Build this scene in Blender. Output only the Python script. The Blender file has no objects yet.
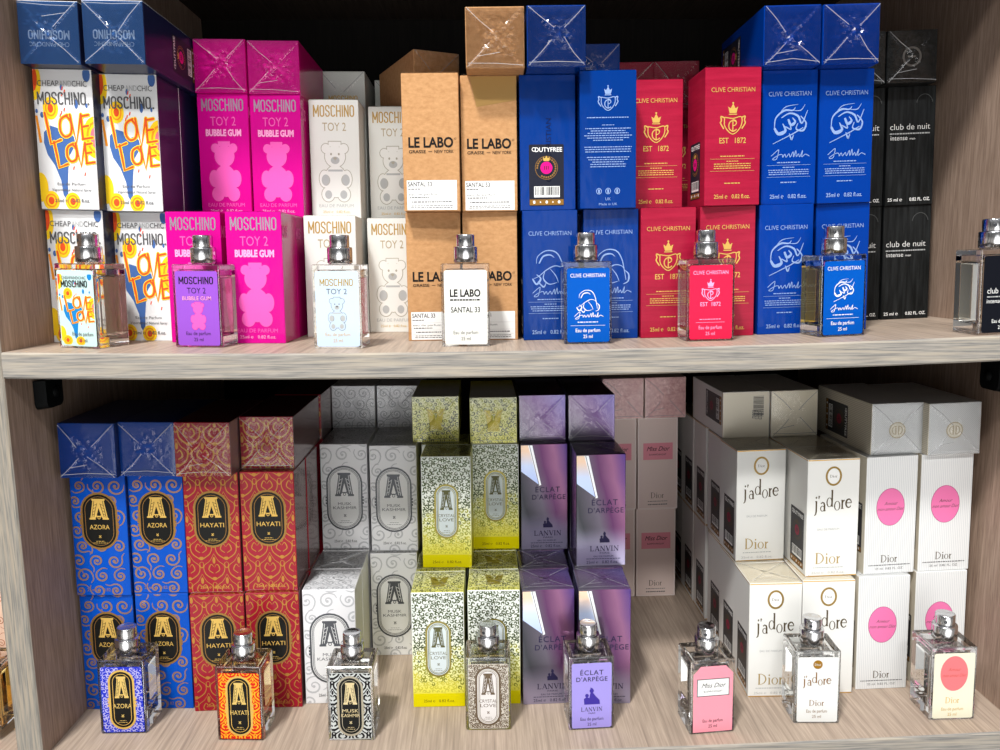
import bpy, bmesh, math, random
from mathutils import Vector, Matrix
from mathutils.geometry import tessellate_polygon

scene = bpy.context.scene
COL = scene.collection
# ------------------------------------------------------------------ camera
FPX = 769.67
PITCH, YAW, ROLL = 0.146598, 0.024639, -0.0094118
cp, sp, cy_, sy_ = math.cos(PITCH), math.sin(PITCH), math.cos(YAW), math.sin(YAW)
fw = Vector((sy_*cp, cy_*cp, -sp))
rt = Vector((cy_, -sy_, 0))
up = rt.cross(fw)
rt2 = rt*math.cos(ROLL) + up*math.sin(ROLL)
up2 = up*math.cos(ROLL) - rt*math.sin(ROLL)
cd = bpy.data.cameras.new('camera')
cam = bpy.data.objects.new('camera', cd)
COL.objects.link(cam)
cd.sensor_width = 36
cd.lens = FPX/1000*36
cd.clip_start = 0.02
cd.clip_end = 60
Mc = Matrix((rt2, up2, -fw)).transposed().to_4x4()
Mc.translation = Vector((-0.01823, -0.498034, 0.052243))
cam.matrix_world = Mc
scene.camera = cam
scene.cycles.transparent_max_bounces = 40
scene.cycles.max_bounces = 24
scene.cycles.transmission_bounces = 24

# ------------------------------------------------------------------ world: the shop around the shelves
AISLE = 2.6
W = bpy.data.worlds.new('shop_interior')
scene.world = W
W.use_nodes = True
nt = W.node_tree
nt.nodes.clear()
wo = nt.nodes.new('ShaderNodeOutputWorld')
bg = nt.nodes.new('ShaderNodeBackground')
tc = nt.nodes.new('ShaderNodeTexCoord')
sx = nt.nodes.new('ShaderNodeSeparateXYZ')
nt.links.new(tc.outputs['Generated'], sx.inputs[0])
rp = nt.nodes.new('ShaderNodeValToRGB')
rp.color_ramp.elements[0].position = 0.0
rp.color_ramp.elements[0].color = (0.5, 0.47, 0.44, 1)
rp.color_ramp.elements[1].position = 1.0
rp.color_ramp.elements[1].color = (0.85, 0.86, 0.88, 1)
for p_, c_ in ((0.40, (0.5, 0.48, 0.45, 1)), (0.5, (0.17, 0.165, 0.16, 1)), (0.62, (0.17, 0.17, 0.17, 1)), (0.70, (0.42, 0.42, 0.44, 1))):
    e_ = rp.color_ramp.elements.new(p_)
    e_.color = c_
mr = nt.nodes.new('ShaderNodeMapRange')
mr.inputs['From Min'].default_value = -1
mr.inputs['From Max'].default_value = 1
nt.links.new(sx.outputs['Z'], mr.inputs['Value'])
nt.links.new(mr.outputs[0], rp.inputs[0])
# shop fittings: vertical light / dark breaks around the horizon so that chrome has something to mirror
wv = nt.nodes.new('ShaderNodeTexWave')
wv.wave_type = 'BANDS'
wv.bands_direction = 'X'
wv.inputs['Scale'].default_value = 1.7
wv.inputs['Distortion'].default_value = 3.5
wv.inputs['Detail'].default_value = 1.0
nt.links.new(tc.outputs['Generated'], wv.inputs['Vector'])
mr2 = nt.nodes.new('ShaderNodeMapRange')
mr2.inputs['To Min'].default_value = 0.35
mr2.inputs['To Max'].default_value = 1.6
nt.links.new(wv.outputs['Fac'], mr2.inputs['Value'])
mm = nt.nodes.new('ShaderNodeMix')
mm.data_type = 'RGBA'
mm.blend_type = 'MULTIPLY'
mm.inputs[0].default_value = 1.0
nt.links.new(rp.outputs[0], mm.inputs[6])
nt.links.new(mr2.outputs[0], mm.inputs[7])
# the bright pale floor and opposite side of the aisle, across from and a little below the shelves
dt = nt.nodes.new('ShaderNodeVectorMath')
dt.operation = 'DOT_PRODUCT'
dt.inputs[1].default_value = (0.05, -0.945, -0.325)
nt.links.new(tc.outputs['Generated'], dt.inputs[0])
mr3 = nt.nodes.new('ShaderNodeMapRange')
mr3.interpolation_type = 'SMOOTHSTEP'
mr3.inputs['From Min'].default_value = 0.84
mr3.inputs['From Max'].default_value = 0.985
mr3.inputs['To Min'].default_value = 0.0
mr3.inputs['To Max'].default_value = AISLE
nt.links.new(dt.outputs['Value'], mr3.inputs['Value'])
ad_ = nt.nodes.new('ShaderNodeMix')
ad_.data_type = 'RGBA'
ad_.blend_type = 'ADD'
ad_.inputs[0].default_value = 1.0
nt.links.new(mm.outputs[2], ad_.inputs[6])
mu_ = nt.nodes.new('ShaderNodeMath')
mu_.operation = 'MULTIPLY'
nt.links.new(mr3.outputs[0], mu_.inputs[0])
nt.links.new(mr2.outputs[0], mu_.inputs[1])
nt.links.new(mu_.outputs[0], ad_.inputs[7])
nt.links.new(ad_.outputs[2], bg.inputs[0])
bg.inputs[1].default_value = 0.9
nt.links.new(bg.outputs[0], wo.inputs[0])

# ------------------------------------------------------------------ ceiling lamps of the shop
def area(name, loc, target, sx_, sy__, power, col=(1, 0.985, 0.96)):
    l = bpy.data.lights.new(name, 'AREA')
    l.shape = 'RECTANGLE'
    l.size = sx_
    l.size_y = sy__
    l.energy = power
    l.color = col
    o = bpy.data.objects.new(name, l)
    COL.objects.link(o)
    o.location = loc
    o.rotation_euler = (Vector(target)-Vector(loc)).to_track_quat('-Z', 'Y').to_euler()
    return o
area('ceiling_lamp', (-0.5, -1.0, 1.77), (0, 0.1, -0.1), 0.22, 0.16, 54)
area('ceiling_lamp', (-0.75, -2.0, 1.98), (0, 0.1, 0), 0.5, 0.15, 30)
area('ceiling_lamp', (0.35, -2.0, 1.98), (0, 0.1, 0), 0.5, 0.15, 26)

scene.view_settings.view_transform = 'Standard'
scene.view_settings.look = 'None'
scene.view_settings.gamma = 1
scene.view_settings.use_curve_mapping = False
scene.view_settings.exposure = -0.16

# ------------------------------------------------------------------ helpers
MM = 0.001
def lin(c):
    f = lambda v: v/12.92 if v <= 0.04045 else ((v+0.055)/1.055)**2.4
    return tuple(f(v/255) for v in c)+(1,)
MATS = {}
def base(name):
    m = bpy.data.materials.new(name)
    m.use_nodes = True
    n = m.node_tree
    return m, n, n.nodes['Principled BSDF']
def setp(b, **k):
    for a, v in k.items():
        b.inputs[a.replace('_', ' ')].default_value = v
def bump(n, b, scale=60, strength=0.3, dist=0.0006, stretch=(1, 1, 1), coat=True, detail=2):
    t = n.nodes.new('ShaderNodeTexCoord')
    mp = n.nodes.new('ShaderNodeMapping')
    mp.inputs['Scale'].default_value = stretch
    nz = n.nodes.new('ShaderNodeTexNoise')
    nz.inputs['Scale'].default_value = scale
    nz.inputs['Detail'].default_value = detail
    bp = n.nodes.new('ShaderNodeBump')
    bp.inputs['Strength'].default_value = strength
    bp.inputs['Distance'].default_value = dist
    n.links.new(t.outputs['Object'], mp.inputs[0])
    n.links.new(mp.outputs[0], nz.inputs['Vector'])
    n.links.new(nz.outputs[0], bp.inputs['Height'])
    n.links.new(bp.outputs[0], b.inputs['Coat Normal' if coat else 'Normal'])
    return mp, nz
def mat(name, col, rough=0.5, metal=0.0, coat=0.0, wrap=None):
    """plain printed board / foil; wrap = strength of the wavy film gloss over it"""
    if name in MATS:
        return MATS[name]
    m, n, b = base(name)
    setp(b, Base_Color=lin(col), Roughness=rough, Metallic=metal, Coat_Weight=coat*0.25, Coat_Roughness=0.05, Specular_IOR_Level=0.08)
    if wrap:
        bump(n, b, 75, wrap*1.8, 0.0008, (1, 1, 0.45))
    MATS[name] = m
    return m
def ramp_mat(name, axis, stops, rough=0.4, metal=0.0, coat=0.0, wrap=None, scale=(1, 1, 1), noise=0.0, foot=None):
    """board printed with a colour run along an object axis (stops in metres); foot = reflection painted in low down"""
    m, n, b = base(name)
    setp(b, Roughness=rough, Metallic=metal, Coat_Weight=coat*0.25, Coat_Roughness=0.05, Specular_IOR_Level=0.08)
    t = n.nodes.new('ShaderNodeTexCoord')
    dp = n.nodes.new('ShaderNodeVectorMath')
    dp.operation = 'DOT_PRODUCT'
    dp.inputs[1].default_value = axis
    n.links.new(t.outputs['Object'], dp.inputs[0])
    lo, hi = stops[0][0], stops[-1][0]
    r = n.nodes.new('ShaderNodeMapRange')
    r.inputs['From Min'].default_value = lo
    r.inputs['From Max'].default_value = hi
    val = dp.outputs['Value']
    if noise:
        nz = n.nodes.new('ShaderNodeTexNoise')
        nz.inputs['Scale'].default_value = 45
        n.links.new(t.outputs['Object'], nz.inputs['Vector'])
        ma = n.nodes.new('ShaderNodeMath')
        ma.operation = 'MULTIPLY_ADD'
        ma.inputs[1].default_value = noise
        n.links.new(nz.outputs[0], ma.inputs[0])
        n.links.new(val, ma.inputs[2])
        val = ma.outputs[0]
    n.links.new(val, r.inputs['Value'])
    c = n.nodes.new('ShaderNodeValToRGB')
    el = c.color_ramp.elements
    el[0].position, el[0].color = 0, lin(stops[0][1])
    el[1].position, el[1].color = 1, lin(stops[-1][1])
    for p, q in stops[1:-1]:
        e = el.new((p-lo)/(hi-lo))
        e.color = lin(q)
    n.links.new(r.outputs[0], c.inputs[0])
    outc = c.outputs[0]
    if foot:
        sz = n.nodes.new('ShaderNodeSeparateXYZ')
        n.links.new(t.outputs['Object'], sz.inputs[0])
        r2 = n.nodes.new('ShaderNodeMapRange')
        r2.interpolation_type = 'SMOOTHSTEP'
        r2.inputs['From Min'].default_value = foot[1]
        r2.inputs['From Max'].default_value = foot[0]
        n.links.new(sz.outputs['Z'], r2.inputs['Value'])
        mx = n.nodes.new('ShaderNodeMix')
        mx.data_type = 'RGBA'
        n.links.new(r2.outputs[0], mx.inputs[0])
        n.links.new(outc, mx.inputs[6])
        mx.inputs[7].default_value = lin(foot[2])
        outc = mx.outputs[2]
    n.links.new(outc, b.inputs['Base Color'])
    if wrap:
        bump(n, b, 75, wrap*1.8, 0.0008, (1, 1, 0.45))
    MATS[name] = m
    return m
def noise_mat(name, c1, c2, scale, stretch, rough=0.6, coat=0.0, bstr=0.0, lo=0.35, hi=0.65, detail=4, c3=None, scale2=None):
    m, n, b = base(name)
    setp(b, Roughness=rough, Coat_Weight=coat*0.25, Coat_Roughness=0.1, Specular_IOR_Level=0.1)
    t = n.nodes.new('ShaderNodeTexCoord')
    mp = n.nodes.new('ShaderNodeMapping')
    mp.inputs['Scale'].default_value = stretch
    nz = n.nodes.new('ShaderNodeTexNoise')
    nz.inputs['Scale'].default_value = scale
    nz.inputs['Detail'].default_value = detail
    nz.inputs['Roughness'].default_value = 0.6
    c = n.nodes.new('ShaderNodeValToRGB')
    el = c.color_ramp.elements
    el[0].position, el[0].color = lo, lin(c1)
    el[1].position, el[1].color = hi, lin(c2)
    n.links.new(t.outputs['Object'], mp.inputs[0])
    n.links.new(mp.outputs[0], nz.inputs['Vector'])
    n.links.new(nz.outputs[0], c.inputs[0])
    out = c.outputs[0]
    if c3:
        nz2 = n.nodes.new('ShaderNodeTexNoise')
        nz2.inputs['Scale'].default_value = scale2
        nz2.inputs['Detail'].default_value = 3
        n.links.new(mp.outputs[0], nz2.inputs['Vector'])
        r2 = n.nodes.new('ShaderNodeMapRange')
        r2.inputs['From Min'].default_value = 0.45
        r2.inputs['From Max'].default_value = 0.72
        n.links.new(nz2.outputs[0], r2.inputs['Value'])
        mx = n.nodes.new('ShaderNodeMix')
        mx.data_type = 'RGBA'
        n.links.new(r2.outputs[0], mx.inputs[0])
        n.links.new(out, mx.inputs[6])
        mx.inputs[7].default_value = lin(c3)
        out = mx.outputs[2]
    n.links.new(out, b.inputs['Base Color'])
    if bstr:
        bp = n.nodes.new('ShaderNodeBump')
        bp.inputs['Strength'].default_value = bstr
        bp.inputs['Distance'].default_value = 0.0003
        n.links.new(nz.outputs[0], bp.inputs['Height'])
        n.links.new(bp.outputs[0], b.inputs['Normal'])
    MATS[name] = m
    return m
def stripe_mat(name, c1, c2, period, rough=0.4, coat=0.3):
    m, n, b = base(name)
    setp(b, Roughness=rough, Coat_Weight=coat*0.25, Coat_Roughness=0.05, Specular_IOR_Level=0.08)
    t = n.nodes.new('ShaderNodeTexCoord')
    s = n.nodes.new('ShaderNodeSeparateXYZ')
    n.links.new(t.outputs['Object'], s.inputs[0])
    ad = n.nodes.new('ShaderNodeMath')
    ad.operation = 'ADD'
    n.links.new(s.outputs['X'], ad.inputs[0])
    n.links.new(s.outputs['Y'], ad.inputs[1])
    mu = n.nodes.new('ShaderNodeMath')
    mu.operation = 'MULTIPLY'
    mu.inputs[1].default_value = 2*math.pi/period
    n.links.new(ad.outputs[0], mu.inputs[0])
    si = n.nodes.new('ShaderNodeMath')
    si.operation = 'SINE'
    n.links.new(mu.outputs[0], si.inputs[0])
    r = n.nodes.new('ShaderNodeMapRange')
    r.inputs['From Min'].default_value = 0.0
    r.inputs['From Max'].default_value = 0.7
    n.links.new(si.outputs[0], r.inputs['Value'])
    mx = n.nodes.new('ShaderNodeMix')
    mx.data_type = 'RGBA'
    mx.inputs[6].default_value = lin(c1)
    mx.inputs[7].default_value = lin(c2)
    n.links.new(r.outputs[0], mx.inputs[0])
    n.links.new(mx.outputs[2], b.inputs['Base Color'])
    MATS[name] = m
    return m
def film_mat():
    m = bpy.data.materials.new('clear_film')
    m.use_nodes = True
    n = m.node_tree
    n.nodes.clear()
    o = n.nodes.new('ShaderNodeOutputMaterial')
    t = n.nodes.new('ShaderNodeBsdfTransparent')
    g = n.nodes.new('ShaderNodeBsdfGlossy')
    g.inputs['Roughness'].default_value = 0.13
    f = n.nodes.new('ShaderNodeFresnel')
    f.inputs['IOR'].default_value = 1.55
    a = n.nodes.new('ShaderNodeMath')
    a.operation = 'MULTIPLY_ADD'
    a.inputs[1].default_value = 0.9
    a.inputs[2].default_value = 0.0
    x = n.nodes.new('ShaderNodeMixShader')
    n.links.new(f.outputs[0], a.inputs[0])
    n.links.new(a.outputs[0], x.inputs[0])
    n.links.new(t.outputs[0], x.inputs[1])
    n.links.new(g.outputs[0], x.inputs[2])
    n.links.new(x.outputs[0], o.inputs[0])
    return m
FILM = film_mat()
def seam_mat():
    m, n, b = base('film_seam')
    setp(b, Base_Color=(0.85, 0.87, 0.9, 1), Roughness=0.2, Alpha=0.34)
    return m
SEAM = seam_mat()
def glass_mat(name, col, ior=1.45, sheen=0.0):
    """refracting glass / liquid; sheen = share of bright ground-edge reflection mixed in"""
    m, n, b = base(name)
    setp(b, Base_Color=tuple(col)+(1,), Roughness=0.0, IOR=ior)
    b.inputs['Transmission Weight'].default_value = 1
    if sheen:
        t = n.nodes.new('ShaderNodeBsdfTransparent')
        g = n.nodes.new('ShaderNodeBsdfGlossy')
        g.inputs['Roughness'].default_value = 0.15
        x1 = n.nodes.new('ShaderNodeMixShader')
        x1.inputs[0].default_value = 0.35
        n.links.new(t.outputs[0], x1.inputs[1])
        n.links.new(g.outputs[0], x1.inputs[2])
        x2 = n.nodes.new('ShaderNodeMixShader')
        x2.inputs[0].default_value = sheen
        n.links.new(b.outputs[0], x2.inputs[1])
        n.links.new(x1.outputs[0], x2.inputs[2])
        n.links.new(x2.outputs[0], n.nodes['Material Output'].inputs[0])
    return m
def link(name, me, parent=None, mats=()):
    o = bpy.data.objects.new(name, me)
    COL.objects.link(o)
    for m in mats:
        me.materials.append(m)
    if parent:
        o.parent = parent
    return o
def mesh_from(name, v, f, mi=None):
    me = bpy.data.meshes.new(name)
    me.from_pydata(v, [], f)
    if mi:
        me.polygons.foreach_set('material_index', mi)
    me.update()
    return me
def thing(name, label, cat, group=None):
    o = bpy.data.objects.new(name, None)
    COL.objects.link(o)
    o.empty_display_size = 0.01
    o['label'] = label
    o['category'] = cat
    if group:
        o['group'] = group
    return o
def rbox(x0, x1, y0, y1, z0, z1, bev=0.0004, seg=1):
    bm = bmesh.new()
    bmesh.ops.create_cube(bm, size=1)
    for v in bm.verts:
        v.co = Vector(((x0+x1)/2+v.co.x*(x1-x0), (y0+y1)/2+v.co.y*(y1-y0), (z0+z1)/2+v.co.z*(z1-z0)))
    if bev:
        bmesh.ops.bevel(bm, geom=bm.edges[:], offset=bev, segments=seg, affect='EDGES', profile=0.5)
    return bm
def bm_mesh(name, bm):
    me = bpy.data.meshes.new(name)
    bm.to_mesh(me)
    bm.free()
    return me
def lathe(name, prof, n=40, smooth=True):
    v, f = [], []
    for r, z in prof:
        for k in range(n):
            a = 2*math.pi*k/n
            v.append((r*math.cos(a), r*math.sin(a), z))
    for i in range(len(prof)-1):
        for k in range(n):
            k2 = (k+1) % n
            f.append((i*n+k, i*n+k2, (i+1)*n+k2, (i+1)*n+k))
    f.append(tuple(range(n))[::-1])
    f.append(tuple((len(prof)-1)*n+k for k in range(n)))
    me = mesh_from(name, v, f)
    if smooth:
        me.polygons.foreach_set('use_smooth', [len(p.vertices) == 4 for p in me.polygons])
    return me

# ------------------------------------------------------------------ flat artwork (printing) in millimetres
_tx = {}
def text_tris(s, bold=0.0, space=1.0):
    k = (s, bold, space)
    if k in _tx:
        return _tx[k]
    c = bpy.data.curves.new('t', 'FONT')
    c.body = s
    c.resolution_u = 3
    c.offset = bold
    c.space_character = space
    o = bpy.data.objects.new('t', c)
    COL.objects.link(o)
    bpy.context.view_layer.update()
    me = bpy.data.meshes.new_from_object(o)
    v = [(p.co.x, p.co.y) for p in me.vertices]
    f = [tuple(p.vertices) for p in me.polygons]
    bpy.data.objects.remove(o)
    bpy.data.curves.remove(c)
    bpy.data.meshes.remove(me)
    _tx[k] = (v, f)
    return v, f
CAP = None
def arc(cx, cy, rx, ry, a0, a1, n=16):
    return [(cx+rx*math.cos(math.radians(a0+(a1-a0)*i/n)), cy+ry*math.sin(math.radians(a0+(a1-a0)*i/n))) for i in range(n+1)]
def spiral(cx, cy, r0, r1, a0, turns, n=22):
    return [(cx+(r0+(r1-r0)*i/n)*math.cos(math.radians(a0+360*turns*i/n)), cy+(r0+(r1-r0)*i/n)*math.sin(math.radians(a0+360*turns*i/n))) for i in range(n+1)]
def curve(pts, n=8):
    """Catmull-Rom through points"""
    P = [pts[0]]+list(pts)+[pts[-1]]
    out = []
    for i in range(1, len(P)-2):
        for k in range(n):
            t = k/n
            out.append(tuple(0.5*((2*P[i][j])+(-P[i-1][j]+P[i+1][j])*t+(2*P[i-1][j]-5*P[i][j]+4*P[i+1][j]-P[i+2][j])*t*t+(-P[i-1][j]+3*P[i][j]-3*P[i+1][j]+P[i+2][j])*t**3) for j in (0, 1)))
    out.append(tuple(pts[-1]))
    return out
class Art:
    def __init__(s):
        s.v, s.f, s.mi, s.mats = [], [], [], []
        s.tf = (0, 0, 1, 1, 0)          # dx, dy, scale x, scale y, shear
        s.clip = None
        s.k = 0
    def m(s, mt):
        if mt not in s.mats:
            s.mats.append(mt)
        return s.mats.index(mt)
    def add(s, pts, faces, mt, L):
        s.k = (s.k+1) % 36
        L = L+s.k*0.01
        b = len(s.v)
        dx, dy, kx, ky, sh = s.tf
        for x, y in pts:
            X, Y = dx+kx*(x+sh*y), dy+ky*y
            if s.clip:
                X = min(max(X, s.clip[0]), s.clip[1])
                Y = min(max(Y, s.clip[2]), s.clip[3])
            s.v.append((X, Y, L))
        i = s.m(mt)
        for f in faces:
            s.f.append(tuple(b+k for k in f))
            s.mi.append(i)
        return s
    def poly(s, pts, mt, L=1):
        tr = tessellate_polygon([[Vector((x, y, 0)) for x, y in pts]])
        return s.add(pts, tr, mt, L)
    def rect(s, x0, y0, x1, y1, mt, L=1):
        return s.add([(x0, y0), (x1, y0), (x1, y1), (x0, y1)], [(0, 1, 2, 3)], mt, L)
    def rrect(s, x0, y0, x1, y1, r, mt, L=1):
        p = arc(x1-r, y1-r, r, r, 0, 90, 6)+arc(x0+r, y1-r, r, r, 90, 180, 6)+arc(x0+r, y0+r, r, r, 180, 270, 6)+arc(x1-r, y0+r, r, r, 270, 360, 6)
        return s.add(p, [tuple(range(len(p)))], mt, L)
    def ell(s, cx, cy, rx, ry, mt, L=1, n=28):
        p = arc(cx, cy, rx, ry, 0, 360, n)[:-1]
        return s.add(p, [tuple(range(n))], mt, L)
    def band(s, A, B, mt, L=1, closed=False):
        n = len(A)
        f = [(i, i+1, n+i+1, n+i) for i in range(n-1)]
        if closed:
            f.append((n-1, 0, n, 2*n-1))
        return s.add(list(A)+list(B), f, mt, L)
    def ring(s, cx, cy, rx, ry, w, mt, L=1, n=32, wy=None):
        wy = w if wy is None else wy
        return s.band(arc(cx, cy, rx, ry, 0, 360, n)[:-1], arc(cx, cy, rx-w, ry-wy, 0, 360, n)[:-1], mt, L, True)
    def _stad(s, cx, y0, y1, r, n=12):
        return arc(cx, y1-r, r, r, 0, 180, n)+arc(cx, y0+r, r, r, 180, 360, n)
    def stad(s, cx, y0, y1, r, mt, L=1):
        p = s._stad(cx, y0, y1, r)
        return s.add(p, [tuple(range(len(p)))], mt, L)
    def stadring(s, cx, y0, y1, r, w, mt, L=1):
        return s.band(s._stad(cx, y0, y1, r), s._stad(cx, y0+w, y1-w, r-w), mt, L, True)
    def rib(s, pts, w, mt, L=1):
        """ribbon along a polyline, w = width or (start, middle, end)"""
        n = len(pts)
        A, B = [], []
        for i, (x, y) in enumerate(pts):
            x0, y0 = pts[max(i-1, 0)]
            x1, y1 = pts[min(i+1, n-1)]
            dx, dy = x1-x0, y1-y0
            d = math.hypot(dx, dy) or 1
            if isinstance(w, (tuple, list)):
                t = i/(n-1)
                ww = w[0]+(w[1]-w[0])*t*2 if t < 0.5 else w[1]+(w[2]-w[1])*(t*2-1)
            else:
                ww = w
            nx, ny = -dy/d*ww/2, dx/d*ww/2
            A.append((x-nx, y-ny))
            B.append((x+nx, y+ny))
        return s.band(A, B, mt, L)
    def text(s, t, cx, y, h, mt, w=None, bold=0.0, L=2, slant=0.0, rot=0, space=1.0):
        global CAP
        if CAP is None:
            v, f = text_tris('H')
            CAP = max(p[1] for p in v)
        v, f = text_tris(t, bold, space)
        x0, x1 = min(p[0] for p in v), max(p[0] for p in v)
        ky = h/CAP
        kx = ky if w is None else w/(x1-x0)
        mid = (x0+x1)/2
        pts = [((p[0]-mid)*kx+slant*p[1]*ky, p[1]*ky) for p in v]
        c, sn = math.cos(math.radians(rot)), math.sin(math.radians(rot))
        pts = [(cx+a*c-b*sn, y+a*sn+b*c) for a, b in pts]
        return s.add(pts, f, mt, L)
    def lines(s, rnd, cx, y, wid, mt, n=1, gap=1.2, h=0.45, L=2, ragged=0.15):
        """illegible small print: rows of tiny word dashes"""
        for k in range(n):
            ww = wid*(1-ragged*rnd.random())
            x = cx-ww/2
            while x < cx+ww/2:
                l = min(rnd.uniform(0.8, 2.4), cx+ww/2-x)
                s.rect(x, y-k*gap, x+l, y-k*gap+h, mt, L)
                x += l+0.45
        return s
    def cond(s, t, cx, y, w, h, mt, L=2, st=0.27, gap=0.3):
        """heavy condensed capitals, every letter the same width"""
        n = len(t)
        lw = w/(n+(n-1)*gap*0.5)
        # thin letters are half as wide
        ws = [lw*(0.36 if c == 'I' else 1.22 if c == 'M' else 1.0) for c in t]
        k = (w-lw*gap*0.5*(n-1))/sum(ws)
        x = cx-w/2
        for c, q in zip(t, ws):
            q *= k
            b = lw*st
            X = lambda u: x+b/2+u*(q-b)
            Yv = lambda v: y+b*.4+v*(h-b*.8)
            R = lambda *pts: s.rib([(X(u), Yv(v)) for u, v in pts], b, mt, L)
            if c == 'M':
                R((0, -.06), (0, 1.06)); R((1, -.06), (1, 1.06)); R((0, 1), (.5, .25)); R((.5, .25), (1, 1))
            elif c == 'H':
                R((0, -.06), (0, 1.06)); R((1, -.06), (1, 1.06)); R((0, .5), (1, .5))
            elif c == 'N':
                R((0, -.06), (0, 1.06)); R((1, -.06), (1, 1.06)); R((0, 1), (1, 0))
            elif c == 'I':
                s.rect(x+q/2-b/2, y, x+q/2+b/2, y+h, mt, L)
            elif c == 'O':
                R(*[(.5+.5*math.cos(math.radians(a_)), (.78 if a_ % 360 < 180 else .22)+.22*math.sin(math.radians(a_))) for a_ in range(0, 375, 15)])
            elif c == 'C':
                R(*[(.5+.5*math.cos(math.radians(a_)), (.78 if a_ <= 180 else .22)+.22*math.sin(math.radians(a_))) for a_ in range(10, 360, 14)])
            elif c == 'S':
                R((1, .72), (.97, .88), (.75, .99), (.5, 1), (.2, .97), (.02, .84), (.02, .7), (.2, .57), (.5, .5), (.8, .43), (.98, .3), (.98, .16), (.8, .03), (.5, 0), (.25, .01), (.03, .12), (0, .28))
            x += q+lw*gap*0.5
        return s
    # ---- a small serif hand
    def serif(s, t, cx, y, h, mt, w=None, L=2, dyl=None, fat=1.25):
        G = []
        x = 0.0
        R = lambda p, ww: G.append(('r', [(x+a, oy+b) for a, b in p], ww))
        for i, ch in enumerate(t):
            oy = dyl[i] if dyl else 0
            if ch == 'D':
                R([(.12, 0), (.12, 1)], .11); R([(0, .02), (.3, .02)], .04); R([(0, .98), (.3, .98)], .04)
                G.append(('b', arc(x+.18, oy+.5, .62, .5, -90, 90, 16), arc(x+.18, oy+.5, .5, .46, -90, 90, 16)))
                x += .92
            elif ch in 'ij':
                if ch == 'i':
                    R([(.15, 0), (.15, .62)], .1); R([(.02, .02), (.28, .02)], .04)
                else:
                    R([(.15, .62), (.15, -.1), (.1, -.3), (-.03, -.38)], (.1, .09, .05))
                R([(.03, .6), (.17, .61)], .05)
                G.append(('e', x+.14, oy+.86, .075, .075))
                x += .34
            elif ch == "'":
                R([(.08, .98), (.04, .76)], (.1, .07, .03)); x += .16
            elif ch == 'o':
                G.append(('b', arc(x+.33, oy+.31, .31, .33, 0, 360, 24), arc(x+.33, oy+.31, .2, .3, 0, 360, 24))); x += .7
            elif ch == 'r':
                R([(.13, 0), (.13, .62)], .1); R([(0, .02), (.28, .02)], .04); R([(.02, .6), (.14, .61)], .04)
                R([(.17, .4), (.24, .56), (.36, .58)], (.04, .06, .11)); x += .46
            elif ch == 'a':
                G.append(('b', arc(x+.26, oy+.19, .22, .2, 0, 360, 20), arc(x+.27, oy+.19, .14, .16, 0, 360, 20)))
                R([(.47, 0), (.47, .42), (.4, .58), (.26, .62), (.1, .53)], (.1, .09, .06)); R([(.45, .02), (.58, .05)], .05); x += .64
            elif ch == 'd':
                G.append(('b', arc(x+.3, oy+.31, .29, .33, 0, 360, 24), arc(x+.31, oy+.31, .19, .29, 0, 360, 24)))
                R([(.57, 0), (.57, 1.15)], .1); R([(.45, 1.13), (.6, 1.14)], .04); R([(.55, .02), (.7, .03)], .04); x += .76
            elif ch == 'e':
                R(arc(.31, .31, .27, .29, 5, 325, 18), (.05, .11, .05)); R([(.08, .34), (.57, .34)], .05); x += .66
            elif ch == 'L':
                R([(.15, 0), (.15, 1)], .11); R([(0, .98), (.3, .98)], .05); R([(0, .03), (.62, .03)], .06); R([(.6, 0), (.62, .25)], .05); x += .78
            elif ch == 'A':
                R([(.1, 0), (.42, 1)], .05); R([(.42, 1), (.74, 0)], .12); R([(.22, .36), (.62, .36)], .05); R([(0, .02), (.22, .02)], .05); R([(.6, .02), (.88, .02)], .05); x += .92
            elif ch == 'N':
                R([(.13, 0), (.13, 1)], .05); R([(.13, .98), (.75, .02)], .12); R([(.75, 0), (.75, 1)], .05); R([(0, .02), (.26, .02)], .05); R([(.62, .98), (.88, .98)], .05); x += .98
            elif ch == 'V':
                R([(.1, 1), (.42, 0)], .12); R([(.42, 0), (.72, 1)], .05); R([(0, .98), (.24, .98)], .05); R([(.6, .98), (.84, .98)], .05); x += .9
            elif ch == 'I':
                R([(.15, 0), (.15, 1)], .11); R([(0, .98), (.3, .98)], .05); R([(0, .02), (.3, .02)], .05); x += .42
            else:
                x += .35
        k = h if w is None else w/x
        off = cx-x*k/2
        T = lambda p: [(off+a*k, y+b*h) for a, b in p]
        for g in G:
            if g[0] == 'r':
                ww = tuple(q*k*fat for q in g[2]) if isinstance(g[2], tuple) else g[2]*k*fat
                s.rib(T(g[1]), ww, mt, L)
            elif g[0] == 'b':
                s.band(T(g[1]), T(g[2]), mt, L)
            else:
                s.ell(off+g[1]*k, y+g[2]*h, g[3]*k, g[4]*h, mt, L, 12)
        return s
    def mesh(s, name, frame):
        """frame = (origin, x axis, y axis, normal) ; mm -> m"""
        o, ax, ay, nn = frame
        V = [tuple(o+ax*(x*MM)+ay*(y*MM)+nn*((0.05+0.045*l)*MM)) for x, y, l in s.v]
        me = mesh_from(name, V, s.f, s.mi)
        for q in s.mats:
            me.materials.append(q)
        return me

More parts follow.
